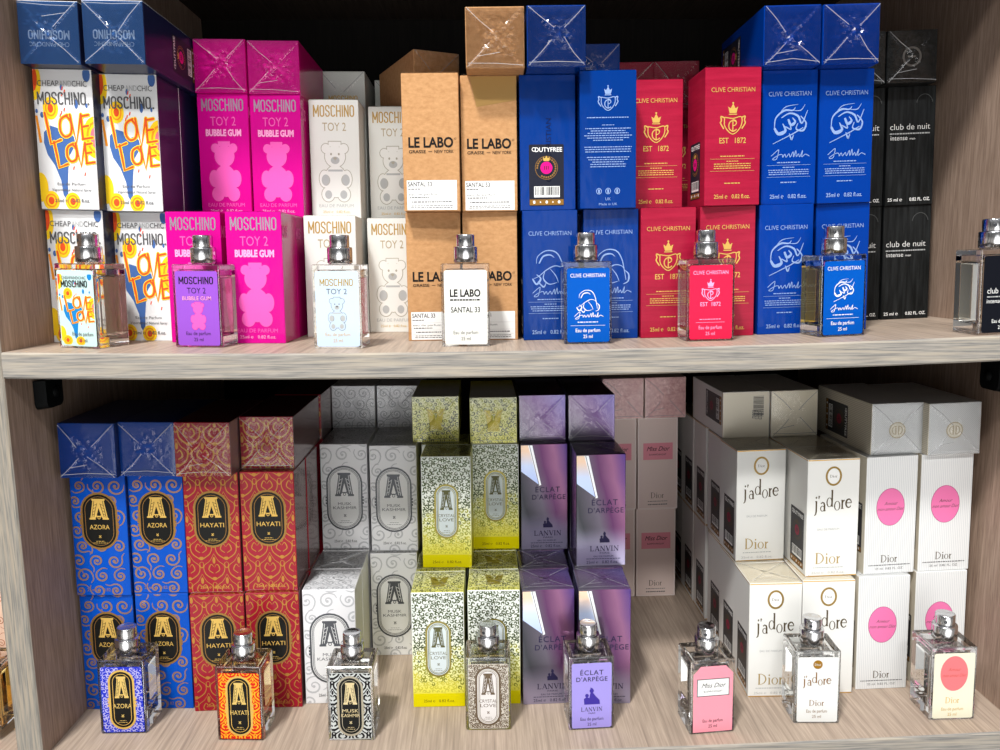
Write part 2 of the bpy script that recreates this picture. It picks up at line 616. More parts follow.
# ------------------------------------------------------------------ shelving unit (large structure)
SX0, SX1 = -0.3258, 0.3672
ZLOW = -0.285
XM, HW_ = -0.0362, 0.36
def sag(s, x):
    a, tl = ((0.0058, 0.00172), (0.00558, -0.00073))[s]
    t = (x-XM)/HW_
    return -a*(1-t*t)+tl*x+(0 if s == 0 else ZLOW), 2*a*t/HW_+tl
M_EDGE = noise_mat('ash_edge_band', (118, 117, 115), (166, 160, 151), 9, (3.4, 100, 100), 0.55, 0.0, 0.1, 0.36, 0.64, 5, (178, 168, 152), 5)
M_VEDGE = noise_mat('ash_edge_band_upright', (118, 116, 111), (160, 153, 142), 12, (90, 90, 3.2), 0.55, 0.0, 0.1, 0.34, 0.66, 5, (168, 156, 138), 6)
M_BOARD = noise_mat('ash_board_top', (158, 142, 127), (184, 166, 149), 22, (50, 1.6, 50), 0.42, 0.0, 0.06, 0.32, 0.68, 6, (144, 128, 115), 9)
M_SIDE = noise_mat('ash_panel_inside', (138, 116, 101), (168, 144, 127), 22, (50, 50, 2.4), 0.5, 0.0, 0.08, 0.34, 0.66, 6, (180, 156, 139), 12)
M_DARK = noise_mat('dark_back_board', (16, 14, 13), (24, 21, 19), 7, (50, 50, 3), 0.7)
M_UNDER = noise_mat('shaded_board_underside', (58, 50, 44), (74, 64, 56), 9, (50, 2, 50), 0.7)  # laminate darkened here: the shade under the boards is put into the colour
unit = thing('shelving_unit', 'grey-brown ash-look shelving unit holding all the perfume cartons and bottles', 'shelf')
def shelf(name, s, x0, x1, th, z=None, depth=0.42):
    n = 48
    v, f, mi = [], [], []
    e = 0.0012
    prof = [(e, 0), (depth, 0), (depth, -th), (e, -th), (0, -th+e), (0, -e)]     # y, z around the board
    for i in range(n+1):
        x = x0+(x1-x0)*i/n
        zz = sag(s, x)[0] if z is None else z
        for y, dz in prof:
            v.append((x, y, zz+dz))
    for i in range(n):
        for k in range(6):
            k2 = (k+1) % 6
            f.append((i*6+k, i*6+k2, (i+1)*6+k2, (i+1)*6+k))
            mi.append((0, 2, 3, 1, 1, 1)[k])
    f.append(tuple(range(6))[::-1]); mi.append(0)
    f.append(tuple(n*6+k for k in range(6))); mi.append(0)
    me = mesh_from(name, v, f, mi)
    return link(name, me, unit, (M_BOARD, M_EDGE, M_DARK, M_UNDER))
def panel(x0, x1, name='side_panel'):
    bm = rbox(x0, x1, 0, 0.42, -0.62, 0.62, 0.001)
    for q in bm.faces:
        q.material_index = 1 if abs(q.normal.y) > 0.5 and q.calc_center_median().y < 0.2 else 0
    return link(name, bm_mesh(name, bm), unit, (M_SIDE, M_VEDGE))
panel(SX0-0.0175, SX0)
panel(SX1, SX1+0.0175)
panel(-0.92, -0.902)
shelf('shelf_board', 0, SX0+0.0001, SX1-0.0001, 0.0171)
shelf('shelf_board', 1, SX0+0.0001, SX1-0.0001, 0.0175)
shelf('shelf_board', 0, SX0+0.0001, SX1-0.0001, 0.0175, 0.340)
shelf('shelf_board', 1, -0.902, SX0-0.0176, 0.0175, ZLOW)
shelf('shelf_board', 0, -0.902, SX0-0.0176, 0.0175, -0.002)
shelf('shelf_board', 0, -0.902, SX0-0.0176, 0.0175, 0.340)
link('back_panel', bm_mesh('back_panel', rbox(-0.92, SX1+0.0175, 0.4202, 0.426, -0.62, 0.62, 0)), unit, (M_DARK,))
M_BRK = mat('black_plastic_bracket', (16, 18, 19), 0.45)
def bracket(x, sgn, y0):
    bm = bmesh.new()
    zt = -0.0262 if sgn > 0 else -0.0215
    a = [(0, zt), (0.0235, zt), (0.0235, -0.0415)]+[(0.0185+0.005*math.cos(t), -0.042+0.005*math.sin(t)) for t in (0, -.5, -1.05, -1.57)]+[(0.005+0.005*math.cos(t), -0.042+0.005*math.sin(t)) for t in (-1.57, -2.1, -2.6, -3.14)]
    A = [bm.verts.new((x, y0+y, z)) for y, z in a]
    Bv = [bm.verts.new((x+sgn*0.008, y0+0.0118+(y-0.0118)*0.9, zt+(z-zt)*0.94)) for y, z in a]
    bm.faces.new(A); bm.faces.new(Bv[::-1])
    n = len(a)
    for i in range(n):
        bm.faces.new((A[i], Bv[i], Bv[(i+1) % n], A[(i+1) % n]))
    bmesh.ops.recalc_face_normals(bm, faces=bm.faces[:])
    o = link('shelf_bracket', bm_mesh('shelf_bracket', bm), unit, (M_BRK,))
    sc_ = lathe('bracket_screw', [(0.0001, 0), (0.004, 0), (0.004, 0.0012), (0.0001, 0.002)], 16)
    q = link('bracket_screw', sc_, o, (M_BRK,))
    q.location = (x+sgn*0.0079, y0+0.0125, -0.035)
    q.rotation_euler = (0, sgn*math.pi/2, 0)
bracket(SX0+0.0002, 1, 0.031)
bracket(SX1-0.0002, -1, 0.046)

# ------------------------------------------------------------------ carton designs
BW, BH = (0.0398, 0.0402), (0.09384, 0.09393)
WH = mat('print_white', (238, 238, 236), 0.5)
BLK = mat('print_black', (28, 27, 28), 0.5)
GREY = mat('print_grey', (92, 92, 94), 0.4)
LGREY = mat('print_light_grey', (176, 178, 178), 0.4)
NAVYP = mat('print_navy', (38, 34, 66), 0.4)
SILV = mat('foil_silver', (186, 188, 194), 0.24, 0.9)
GOLD = mat('foil_gold', (206, 160, 72), 0.34, 0.5)
SILVP = mat('foil_light_silver', (176, 160, 176), 0.34, 0.5)
PGOLD = mat('print_gold', (214, 176, 92), 0.4, 0.25)
DGOLD = mat('foil_antique_gold', (150, 112, 60), 0.36, 0.4)
OLIVE = mat('foil_olive', (138, 128, 64), 0.3, 0.55)
MAG = mat('print_magenta', (226, 24, 130), 0.4)
RED = mat('print_red', (205, 40, 50), 0.4)
SKYP = mat('print_pale_blue', (168, 196, 226), 0.4)
def frames(w, h):
    V = Vector
    return {'front': (V((0, -w/2, 0)), V((1, 0, 0)), V((0, 0, 1)), V((0, -1, 0))),
            'back': (V((0, w/2, 0)), V((-1, 0, 0)), V((0, 0, 1)), V((0, 1, 0))),
            'left': (V((-w/2, 0, 0)), V((0, -1, 0)), V((0, 0, 1)), V((-1, 0, 0))),
            'right': (V((w/2, 0, 0)), V((0, 1, 0)), V((0, 0, 1)), V((1, 0, 0))),
            'top': (V((0, 0, h)), V((1, 0, 0)), V((0, 1, 0)), V((0, 0, 1))),
            'bottom': (V((0, 0, 0)), V((1, 0, 0)), V((0, -1, 0)), V((0, 0, -1)))}
def carton_mesh(w, h, m):
    """m: front, side, top, bottom, back"""
    bm = rbox(-w/2, w/2, -w/2, w/2, 0, h, 0.00035)
    for q in bm.faces:
        n = q.normal
        if n.z > 0.8: i = 2
        elif n.z < -0.8: i = 3
        elif n.y < -0.6: i = 0
        elif n.y > 0.8: i = 4
        elif abs(n.x) > 0.6: i = 1
        else: i = 2 if n.z > 0 else 3
        q.material_index = i
    me = bm_mesh('carton', bm)
    for k in m:
        me.materials.append(k)
    return me
def fold_mesh(w, h, seed, amp=1.0):
    """envelope-folded clear film over the top end: crossing ridges, crumpled middle"""
    r = random.Random(seed)
    n = 18
    v, f = [], []
    ox, oy = r.uniform(-.1, .1), r.uniform(-.12, .12)
    for j in range(n+1):
        for i in range(n+1):
            x, y = -1+2*i/n, -1+2*j/n
            e = max(abs(x), abs(y))
            d = abs(abs(x-ox*(1-e))-abs(y-oy*(1-e)))
            z = 0.35+0.75*max(0, 1-d/0.10)*(0.35+0.65*(1-e))
            c = max(0, 1-math.hypot(x-ox, y-oy)/0.95)
            z += amp*(r.uniform(-.5, .5)*(0.08+1.5*c*c)+c*0.3)
            z *= min(1, (1-e)*5+0.25)
            v.append((x*w/2*0.985, y*w/2*0.985, h+0.0003+max(z, 0.0)*MM*0.75))
    q = n+1
    for j in range(n):
        for i in range(n):
            a = j*q+i
            if (i+j) % 2:
                f += [(a, a+1, a+q+1), (a, a+q+1, a+q)]
            else:
                f += [(a, a+1, a+q), (a+1, a+q+1, a+q)]
    mi = [0]*len(f)
    # the welded flap edges: two crossing seams and the lower flap's hem
    Wq = w/2*0.985
    def seam(pts, wd):
        n_ = len(pts)
        b0 = len(v)
        for i, (x, y) in enumerate(pts):
            x0, y0 = pts[max(i-1, 0)]
            x1, y1 = pts[min(i+1, n_-1)]
            d_ = math.hypot(x1-x0, y1-y0) or 1
            nx, ny = -(y1-y0)/d_*wd, (x1-x0)/d_*wd
            zz = h+0.00125+0.0003*amp
            v.append(((x-nx)*Wq, (y-ny)*Wq, zz)); v.append(((x+nx)*Wq, (y+ny)*Wq, zz))
        for i in range(n_-1):
            f.append((b0+2*i, b0+2*i+2, b0+2*i+3, b0+2*i+1)); mi.append(1)
    j = lambda a_: a_+r.uniform(-.03, .03)
    for sx_, sy__ in ((-1, -1), (1, -1), (-1, 1), (1, 1)):
        k_ = r.uniform(.1, .3)
        if r.random() < .12:
            continue
        seam([(sx_*.97, sy__*.97), (j(ox*.4+sx_*.55), j(oy*.4+sy__*.56)), (ox+sx_*k_, oy+sy__*k_*.9)], .010)
    seam([(-.95, -.93+r.uniform(0, .1)), (.0, -.9+r.uniform(0, .12)), (.96, -.95+r.uniform(0, .12))], .010)
    if r.random() < .6:
        seam([(-.6, -.62), (r.uniform(-.1, .3), -.5)], .01)
    me = mesh_from('wrap_fold', v, f, mi)
    me.materials.append(FILM)
    me.materials.append(SEAM)
    return me
def emblem_a(a, cx, y0, w, h, mt, dark, L=3):
    T = lambda p: [(cx+x*w, y0+y*h) for x, y in p]
    a.poly(T([(-.5, 0), (-.17, 0), (-.19, .07), (-.15, .1), (0, .56), (.15, .1), (.19, .07), (.17, 0), (.5, 0), (.5, .07), (.45, .09), (.29, .9), (.34, .93), (.34, 1), (-.34, 1), (-.34, .93), (-.29, .9), (-.45, .09), (-.5, .07)]), mt, L)
    for s_ in (-1, 1):
        if dark:
            a.rib(T([(s_*.37, .1), (s_*.22, .9)]), w*.026, dark, L+1)
            a.rib(T([(s_*.27, .12), (s_*.08, .78)]), w*.026, dark, L+1)
            for k in range(4):
                a.rib(T([(s_*(.36-.035*k), .2+.16*k), (s_*(.25-.045*k), .26+.16*k)]), w*.022, dark, L+1)
    a.rib(T(arc(0, .26, .17, .12, 200, 340, 8)), w*.06, mt, L)
    a.ring(cx, y0+.1*h, w*.085, h*.085, w*.035, mt, L, 12)
    return a
def house_mark(a, cx, y, h, mt, L=3):
    a.rib([(cx-h*.3, y+h), (cx+h*.3, y+h*.45)], h*.16, mt, L); a.rib([(cx+h*.3, y+h), (cx-h*.3, y+h*.45)], h*.16, mt, L)
    a.rect(cx-h*.3, y+h*.3, cx+h*.3, y+h*.4, mt, L)
    return a
def plaque(name_rows, fill, line1, line2, ink, dark, r=13.4, y0=36, y1=80, rings=3, sub=True):
    a = Art()
    a.stad(0, y0, y1, r, dark if dark else fill, 2)
    a.stadring(0, y0, y1, r, 1.5, line1, 3)
    a.stadring(0, y0+2.1, y1-2.1, r-2.1, 0.5, line2, 3)
    if rings > 2:
        a.stadring(0, y0+3.1, y1-3.1, r-3.1, 0.4, line1, 3)
    a.stad(0, y0+3.7, y1-3.7, r-3.7, fill, 4)
    mid = (y0+y1)/2
    for s_ in (-1, 1):
        for k in (-1, 0, 1):
            a.rect(s_*r-0.9, mid-2.8+k*2.6, s_*r+0.9, mid-1.0+k*2.6, line1, 4)
    R = (y1-y0)
    emblem_a(a, 0, y0+R*.53, r*1.05, R*.36, ink, fill, 5)
    n = len(name_rows)
    for i, t in enumerate(name_rows):
        hh = 3.4 if n == 1 else 2.5
        a.text(t, 0, y0+R*.36-(i-(n-1)/2)*3.6, hh, ink, w=min(r*1.4, 2.9*len(t)), L=5)
    if sub:
        house_mark(a, 0, y0+R*.19, R*.06, ink, 5)
        rn = random.Random(3)
        a.lines(rn, 0, y0+R*.145, r*.5, ink, 1, 1, .35, 5)
        a.lines(rn, 0, y0+R*.115, r*.8, ink, 1, 1, .35, 5)
    return a
def teddy(a, cx, y0, k, fill, line=None, L=2, pads=None):
    """plain sitting toy bear, k = mm per unit, 48 units tall"""
    P = lambda x, y: (cx+x*k, y0+y*k)
    E = lambda x, y, rx, ry, m, l: a.ell(*P(x, y), rx*k, ry*k, m, l)
    if line:
        o = 0.55
        for x, y, rx, ry in ((0, 36, 8.4, 8.6), (-7.4, 42.5, 3.6, 3.8), (7.4, 42.5, 3.6, 3.8), (-6.5, 5.5, 5.2, 6), (6.5, 5.5, 5.2, 6), (-9.2, 18, 4.2, 7), (9.2, 18, 4.2, 7), (0, 16, 9.6, 13)):
            E(x, y, rx+o, ry+o, line, L)
        a.rect(*P(-5.5, 43.5), *P(5.5, 48.6), line, L)
    for x, y, rx, ry in ((0, 36, 8.4, 8.6), (-7.4, 42.5, 3.6, 3.8), (7.4, 42.5, 3.6, 3.8), (-6.5, 5.5, 5.2, 6), (6.5, 5.5, 5.2, 6), (-9.2, 18, 4.2, 7), (9.2, 18, 4.2, 7), (0, 16, 9.6, 13)):
        E(x, y, rx, ry, fill, L+1)
    a.rect(*P(-5, 44), *P(5, 48), fill, L+1)
    if pads:
        for x, y, rx, ry in ((-6.3, 5.2, 2.9, 3.5), (6.3, 5.2, 2.9, 3.5), (-8.2, 17, 3.4, 4.6), (8.2, 17, 3.4, 4.6), (0, 33, 3.6, 3.0)):
            E(x, y, rx, ry, pads, L+2)
        E(0, 34.6, 1.5, 1.1, line, L+3); E(-3.2, 38, .8, 1, line, L+3); E(3.2, 38, .8, 1, line, L+3)
        a.rib([P(0, 33.6), P(0, 32)], .45*k, line, L+3)
        a.rect(*P(-6, 24), *P(6, 25.6), pads, L+2)
        a.rib([P(*q) for q in arc(-7.8, 17, 3, 4, 60, -80, 8)], .4*k, line, L+3); a.rib([P(*q) for q in arc(7.8, 17, 3, 4, 120, 260, 8)], .4*k, line, L+3)
    return a
def ml(a, cx, y, h, mt, w=26, L=2, bold=0.0):
    """25 ml line"""
    return a.text('25ml \u212e   0.82 fl.oz.', cx, y, h, mt, w=w, bold=bold, L=L)
def love_word(a, x, y, w, h, lo, hi, L=4):
    """hand-drawn LOVE, outlined"""
    S = [[(0, 1.05), (.06, .4), (.1, -.1), (.34, .06)],
         curve([(.52, .98), (.36, .8), (.34, .4), (.44, .18), (.58, .3), (.6, .7), (.5, .95)], 5),
         [(.58, 1.0), (.7, -.05), (.84, 1.02)],
         [(.84, .92), (.86, .1)], [(.84, .94), (1.02, 1.0)], [(.85, .55), (1.0, .6)], [(.85, .1), (1.08, .16)]]
    for p in S:
        q = [(x+u*w, y+v*h) for u, v in p]
        a.rib(q, 2.6, lo, L); a.rib(q, 1.4, hi, L+1)
        for z in (q[0], q[-1]):
            a.ell(z[0], z[1], 1.25, 1.25, lo, L, 10); a.ell(z[0], z[1], .68, .68, hi, L+1, 10)
    return a
def target_dot(a, cx, cy, rx, ry, L=2, inner=None):
    Y, O = mat('print_yellow', (250, 208, 40), 0.4), mat('print_orange', (240, 150, 40), 0.4)
    a.ell(cx, cy, rx, ry, Y, L); a.ring(cx, cy, rx*.72, ry*.72, rx*.2, O, L+1); a.ell(cx, cy, rx*.36, ry*.4, inner or mat('print_vermilion', (232, 86, 44), 0.4), L+1)
    return a
def love_art(sx=1.0, small=False, ink=None):
    """the printed picture, 40 x 94 mm"""
    V = mat('print_vermilion', (232, 86, 44), 0.4)
    Y = mat('print_yellow', (250, 208, 40), 0.4)
    Bq = mat('print_denim', (72, 106, 166), 0.4) if not small else mat('print_cerulean', (30, 130, 200), 0.4)
    a = Art()
    a.clip = (-19.6, 19.6, 0.3, 93.4)
    a.ell(-19.8, 86, 5.5, 13, Y, 2); a.ell(-20, 88, 3.2, 9, V, 3)
    target_dot(a, -9, 68, 5.2, 7.5)
    a.ell(20, 49, 8, 14, Y, 2); a.ring(20, 49, 5.8, 10.5, 1.5, mat('print_orange', (240, 150, 40), 0.4), 3); a.ell(20.5, 49, 3.6, 7, mat('print_coral', (232, 116, 130), 0.4), 3)
    a.poly([(x-2, y) for x, y in [(-13, 45), (-12.5, 52), (-8, 56.5), (-3, 55), (0, 50), (4, 51.5), (7.5, 49.5), (8.5, 44), (4, 37), (2.5, 28), (1.5, 18), (1.2, 10), (-.2, 7), (-2, 10), (-3, 20), (-6.5, 30), (-11, 37)]], Bq, 2)
    a.ell(-19, 15, 5, 10, Y, 2); target_dot(a, -12.5, 6, 5.6, 6.6, 3); target_dot(a, 2.2, 5.5, 5.2, 6.2, 3)
    for x, y, rx, ry in ((16.5, 90.5, 2.6, 5), (8.5, 71, 1.3, 3.2), (-15, 63.5, 1.2, 2), (-18.5, 66, .9, 1.5), (-1, 82, .8, 2.2), (15.5, 70, .8, 1.6)):
        a.ell(x, y, rx, ry, Bq, 2, 14)
    for x, y in ((-1, 76), (.8, 78), (-2, 64), (0, 66), (4, 27), (11.5, 23), (-3, 62), (-.5, 80)):
        a.rib([(x, y), (x+.6, y+2.4)], .8, V, 2)
    a.rib([(-19, 63), (-17, 45)], 1.8, mat('print_orange', (240, 150, 40), 0.4), 3)
    love_word(a, -13, 46, 29, 18, Y, V, 5)
    love_word(a, -8, 30, 25, 15, Y, V, 5)
    return a
DES = {}
def design(key, mats, parts, fold=True, h=None, amp=1.0):
    DES[key] = (mats, parts, fold, amp)
R0 = random.Random(11)
def stk_art(x=0, y0=3, w=26, h=43, dim=False):
    """dark retail sticker with roundel and bar code"""
    a = Art()
    MAG_ = mat('print_shaded_crimson', (138, 40, 62), .4) if dim else MAG  # dim: shade and film veil on the carton sides painted into the sticker colours
    PG_ = mat('print_shaded_bronze', (84, 72, 56), .4) if dim else PGOLD
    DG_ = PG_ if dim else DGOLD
    a.rrect(x-w/2, y0, x+w/2, y0+h, 1, mat('sticker_shaded', (62, 60, 62), 0.35) if dim else mat('sticker_dark', (38, 40, 52), 0.35), 2)
    a.ring(x-w*.42+1.6, y0+h*.92, 1.5, 1.5, .5, WH, 3)
    a.text('DUTYFREE', x+1.6, y0+h*.88, 3.0, WH, w=w*.78, bold=0.02, L=3)
    a.ell(x, y0+h*.62, 4.3, 4.3, MAG_, 4)
    for k in range(22):
        t = math.radians(-60+k*300/21-90-0+60-30)
        a.ell(x+6.6*math.cos(t), y0+h*.62+6.6*math.sin(t), .7, .7, DG_, 3, 8)
    a.ring(x, y0+h*.62, 8.2, 8.2, .4, DG_, 3)
    a.poly([(x-2, y0+h*.73), (x-2.4, y0+h*.8), (x-1, y0+h*.77), (x, y0+h*.82), (x+1, y0+h*.77), (x+2.4, y0+h*.8), (x+2, y0+h*.73)], PG_, 5)
    for k in (-1, 0, 1):
        a.rect(x-.3+k*1.3, y0+h*.59, x+.3+k*1.3, y0+h*.65, mat('sticker_dark', (38, 40, 52), 0.35), 5)
    a.rect(x-w*.36, y0+h*.14, x+w*.38, y0+h*.32, WH, 3)
    xx = x-w*.33
    rr = random.Random(5)
    while xx < x+w*.34:
        ww = rr.choice((.25, .25, .5, .75))
        a.rect(xx, y0+h*.175, xx+ww, y0+h*.31, BLK, 4)
        xx += ww+rr.choice((.3, .3, .6))
    a.rect(x-w/2+.3, y0+.6, x+w/2-.3, y0+h*.105, mat('sticker_bronze', (150, 108, 48), 0.35, 0.4), 3)
    for k in range(5):
        a.ell(x-w*.36+k*w*.18, y0+h*.055+.3, 1.0 if k % 2 == 0 else .55, 1.2 if k % 2 == 0 else .6, WH, 4, 6)
    return a

# --- white love carton
C_LOVE = mat('board_white', (226, 227, 228), 0.35, 0, 0.35)
C_NAVY = mat('board_navy', (28, 34, 66), 0.28, 0, 0.8, 0.25)
C_DENIM = mat('board_denim', (52, 92, 148), 0.35, 0, 0.6, 0.2)
a1 = love_art()
a2 = Art(); a2.text('CHEAP', -9.6, 82.5, 3.7, GREY, w=14.5, L=7); a2.text('AND', 2.2, 82.5, 3.7, LGREY, w=8, L=7); a2.text('CHIC', 11.6, 82.5, 3.7, GREY, w=10, L=7)
a2.cond('MOSCHINO', -1, 70.5, 33, 8.2, GREY, 7); a2.text('.', 17, 70.5, 8, GREY, L=7)
a3 = Art(); a3.text('Eau de Parfum', 2, 16.5, 1.9, GREY, w=19, L=7); a3.text('Vaporisateur Natural Spray', 2, 12.6, 1.8, GREY, w=27, L=7); ml(a3, 2, 5, 2.3, GREY, 24, 8, 0.01)
a4 = Art(); a4.cond('MOSCHINO', 0, -1.5, 27, 5.8, mat('print_pale_steel', (150, 174, 208), .4), 1); a4.text('CHEAPANDCHIC', 0, 6, 2.8, mat('print_pale_steel', (150, 174, 208), .4), w=26, L=1)
design('love', (C_LOVE, C_NAVY, C_DENIM, C_NAVY, C_NAVY), [('printed_picture', 'front', a1), ('brand_lettering', 'front', a2), ('small_print', 'front', a3), ('end_lettering', 'top', a4), ('retail_sticker', 'left', stk_art(0, 4, 26, 43))])
# --- magenta teddy carton
C_MAG = mat('board_magenta', (208, 8, 140), 0.32, 0, 0.7, 0.22)
C_MAGD = mat('board_magenta_side', (190, 10, 116), 0.22, 0, 1.0, 0.3)
PPK = mat('print_rose', (240, 96, 184), 0.4)
PPK2 = mat('print_pale_rose', (250, 170, 216), 0.4)
a1 = Art(); a1.cond('MOSCHINO', 0, 81, 33, 9, SILVP)
a2 = Art(); a2.text('TOY 2', 0, 70, 6.6, mat('print_deep_rose', (236, 100, 178), 0.4), w=20)
a3 = Art(); a3.text('BUBBLE GUM', 0, 62.3, 4.6, PPK2, w=28, bold=0.045)
a4 = teddy(Art(), 0, 12.5, 0.95, PPK)
a5 = Art(); a5.text('EAU DE PARFUM', 0, 8, 2.7, PPK, w=29); ml(a5, 0, 3.6, 2.2, PPK2, 26)
a6 = Art(); a6.cond('MOS', -12, 76, 14, 8.4, mat('print_deep_rose', (236, 100, 178), 0.4))
design('bubble', (C_MAG, C_MAGD, C_MAG, C_MAG, C_MAGD), [('brand_lettering', 'front', a1), ('name_lettering', 'front', a2), ('flavour_lettering', 'front', a3), ('teddy_print', 'front', a4), ('small_print', 'front', a5), ('side_lettering', 'right', a6)])
# --- white teddy carton
C_TOY = mat('board_bone', (222, 223, 218), 0.4, 0, 0.35)
a1 = Art(); a1.cond('MOSCHINO', 0, 80.5, 33, 9, mat('foil_soft_gold', (186, 150, 84), .35, .45))
a2 = Art(); a2.text('TOY 2', 0, 69.5, 6.4, mat('print_tan', (176, 160, 128), 0.4), w=19)
a4 = teddy(Art(), 0, 14, 0.98, mat('print_bone', (226, 226, 222), 0.4), mat('print_warm_grey', (166, 162, 148), 0.4), 2, LGREY)
a5 = Art(); a5.text('EAU DE PARFUM', 0, 9, 2.5, LGREY, w=28); ml(a5, 0, 4.3, 2.0, PGOLD, 22)
a6 = Art(); a6.cond('MOSCHINO', 0, -6, 26, 5, PGOLD)
design('toy', (C_TOY, C_TOY, C_TOY, C_TOY, C_TOY), [('brand_lettering', 'front', a1), ('name_lettering', 'front', a2), ('teddy_print', 'front', a4), ('small_print', 'front', a5), ('end_lettering', 'top', a6)])
# --- kraft carton
C_KRAFT = noise_mat('kraft_board', (176, 130, 86), (198, 152, 106), 260, (1, 1, 1.6), 0.65, 0.25, 0.0, 0.3, 0.7, 6)
a1 = Art(); a1.text('LE LABO', 0, 44, 6.6, BLK, w=31.5, bold=0.03); a1.ring(17.2, 49.7, .7, .7, .2, BLK, 2)
a2 = Art(); a2.text('GRASSE', -9.6, 40, 2.1, BLK, w=12, bold=0.015); a2.rect(-1.8, 40.8, .8, 41.2, BLK, 2); a2.text('NEW YORK', 9.2, 40, 2.1, BLK, w=13.5, bold=0.015)
a3 = Art(); a3.rect(-17.6, .8, 17.8, 21.4, WH, 2); a3.text('SANTAL 33', -8.4, 17.2, 3.0, BLK, w=17, bold=0.012, L=3); a3.lines(R0, -12.5, 15, 9, GREY, 1, 1, .7, 3)
for yy in (13.3, 7.9, 4.8):
    a3.rect(-16.8, yy, 17, yy+.16, LGREY, 3)
a3.text('eau de parfum', -6, 10.9, 1.5, GREY, w=21, L=3); a3.lines(R0, -9, 9, 15, GREY, 1, 1, .8, 3); a3.lines(R0, 0, 6, 32, GREY, 1, 1, .8, 3); a3.lines(R0, 0, 3.4, 32, GREY, 2, 1.3, .55, 3)
design('kraft', (C_KRAFT,)*5, [('brand_lettering', 'front', a1), ('city_lettering', 'front', a2), ('paper_label', 'front', a3)])
# --- royal blue cartons
C_BLUE = mat('board_royal_blue', (0, 52, 132), 0.26, 0.1, 0.9, 0.35)
C_BLUE2 = mat('board_cobalt', (0, 56, 150), 0.26, 0.1, 0.9, 0.3)
PSIL = mat('print_silver', (138, 164, 210), 0.4, 0.1)
def maker(a, mt, y=76, w=31):
    return a.text('CLIVE CHRISTIAN', 0, y, 3.0, mt, w=w, bold=-.004)
def sig(a, y, mt):
    p = curve([(-13, y+1), (-9, y+4.5), (-7.5, y+5), (-9, y-1), (-12, y-1.2), (-8, y+1.5), (-5, y+2), (-4.5, y), (-3, y+2.2), (-2, y), (0, y+2.4), (1, y), (3, y+3.8), (3.4, y), (5, y+4.6), (5.4, y+.3), (7, y+2.2), (8, y), (10, y+4.6), (9.4, y), (12, y+1.8), (15, y+.4)], 4)
    return a.rib(p, .5, mt, 2)
def blurb(a, y, mt, n=3, hr=True, w=32):
    a.lines(R0, 0, y, 20, mt, 1, 1, .7)
    if hr:
        a.rect(-w/2, y-1.6, w/2, y-1.4, mt, 2)
    a.lines(R0, 0, y-3.4, 9, mt, 1, 1, .6)
    a.lines(R0, 0, y-5.2, w-2, mt, n, 1.5, .6)
    if hr:
        a.rect(-w/2, y-5.4-1.5*n, w/2, y-5.2-1.5*n, mt, 2)
    return a
orn_a = Art()
for p, w_ in ((curve([(-10, 56), (-9, 61), (-3, 65), (4, 64), (8, 58), (10, 49), (11, 43)]), (.3, .9, .4)), (curve([(-8, 56), (-5, 61), (0, 62), (3, 60)]), (.9, 1.2, .3)),
              (curve([(-12, 45), (-8, 47), (-3, 51), (3, 54), (8, 53), (10, 50)]), (.3, .8, .3)), (curve([(10, 50), (13, 47), (12.5, 42), (9, 40)]), (.4, 1.2, .4)),
              (curve([(-4, 50), (-5, 45), (-1, 41), (5, 42)]), (.4, 1.0, .3)), (curve([(-13, 45), (-10, 41), (-7, 45), (-10, 48)]), (.9, 1.5, .4)), (curve([(0, 52), (4, 47), (6, 42)]), (.3, .7, .3)), (curve([(-9, 43), (-5, 39), (-3, 42)]), (.5, 1.2, .3))):
    orn_a.rib(p, w_, PSIL, 2)
orn_b = Art()
for p, w_ in ((curve([(-11, 54), (-10, 61), (-4, 66), (2, 66), (4, 68)]), (.5, 1.4, .4)), (curve([(-6, 61), (0, 64), (6, 62), (9, 57), (13, 66)]), (.6, 1.5, .4)), (curve([(-11, 54), (-8, 50), (-3, 52), (-5, 57)]), (1.4, 2.6, .5)),
              (curve([(-1, 60), (1, 56), (4, 58), (2, 61)]), (1.4, 2.0, .5)), (curve([(8, 62), (12, 57), (10, 52), (5, 53), (6, 57)]), (.7, 1.4, .5)), (curve([(-3, 55), (1, 53), (0, 57)]), (.6, 1.1, .3)),
              ([(-12, 43), (3, 50), (10, 54)], (.4, .8, .6)), (curve([(0, 50), (1.6, 46), (3, 49)]), (.6, 1.3, .4)), (curve([(-8, 63), (-3, 68.5), (6, 70)]), (.3, .6, .2)), (curve([(2, 66), (8, 66), (11, 70)]), (.3, .7, .2))):
    orn_b.rib(p, w_, PSIL, 2)
def crest(a, cx, y0, k, mt, L=2):
    P = lambda pts: [(cx+x*k, y0+y*k) for x, y in pts]
    a.poly(P([(-2.4, 14.2), (2.4, 14.2), (3.6, 18.6), (1.7, 17.4), (0, 20.6), (-1.7, 17.4), (-3.6, 18.6)]), mt, L); a.ell(cx, y0+21*k, .7*k, .7*k, mt, L, 10)
    a.rib(P([(-2.9, 13.4), (2.9, 13.4)]), .7*k, mt, L)
    a.rib(P(curve([(-6, 11.5), (0, 10.6), (6, 11.5), (5.6, 5), (0, 0), (-5.6, 5), (-6, 11.5)], 6)), .7*k, mt, L)
    for s_ in (-1, 1):
        a.rib(P([(s_*x, y) for x, y in curve([(6, 11), (8.6, 12), (8.2, 9.4), (8.8, 7.4), (6.4, 3.6)], 5)]), .9*k, mt, L)
    a.rib(P(arc(.2, 5.6, 3.2, 3.6, 50, 320, 14)), .8*k, mt, L)
    a.rib(P([(0, 1.4), (0, 10)]), .7*k, mt, L); a.rib(P(arc(.3, 7.7, 2.2, 2.0, -90, 90, 10)), .7*k, mt, L)
    return a
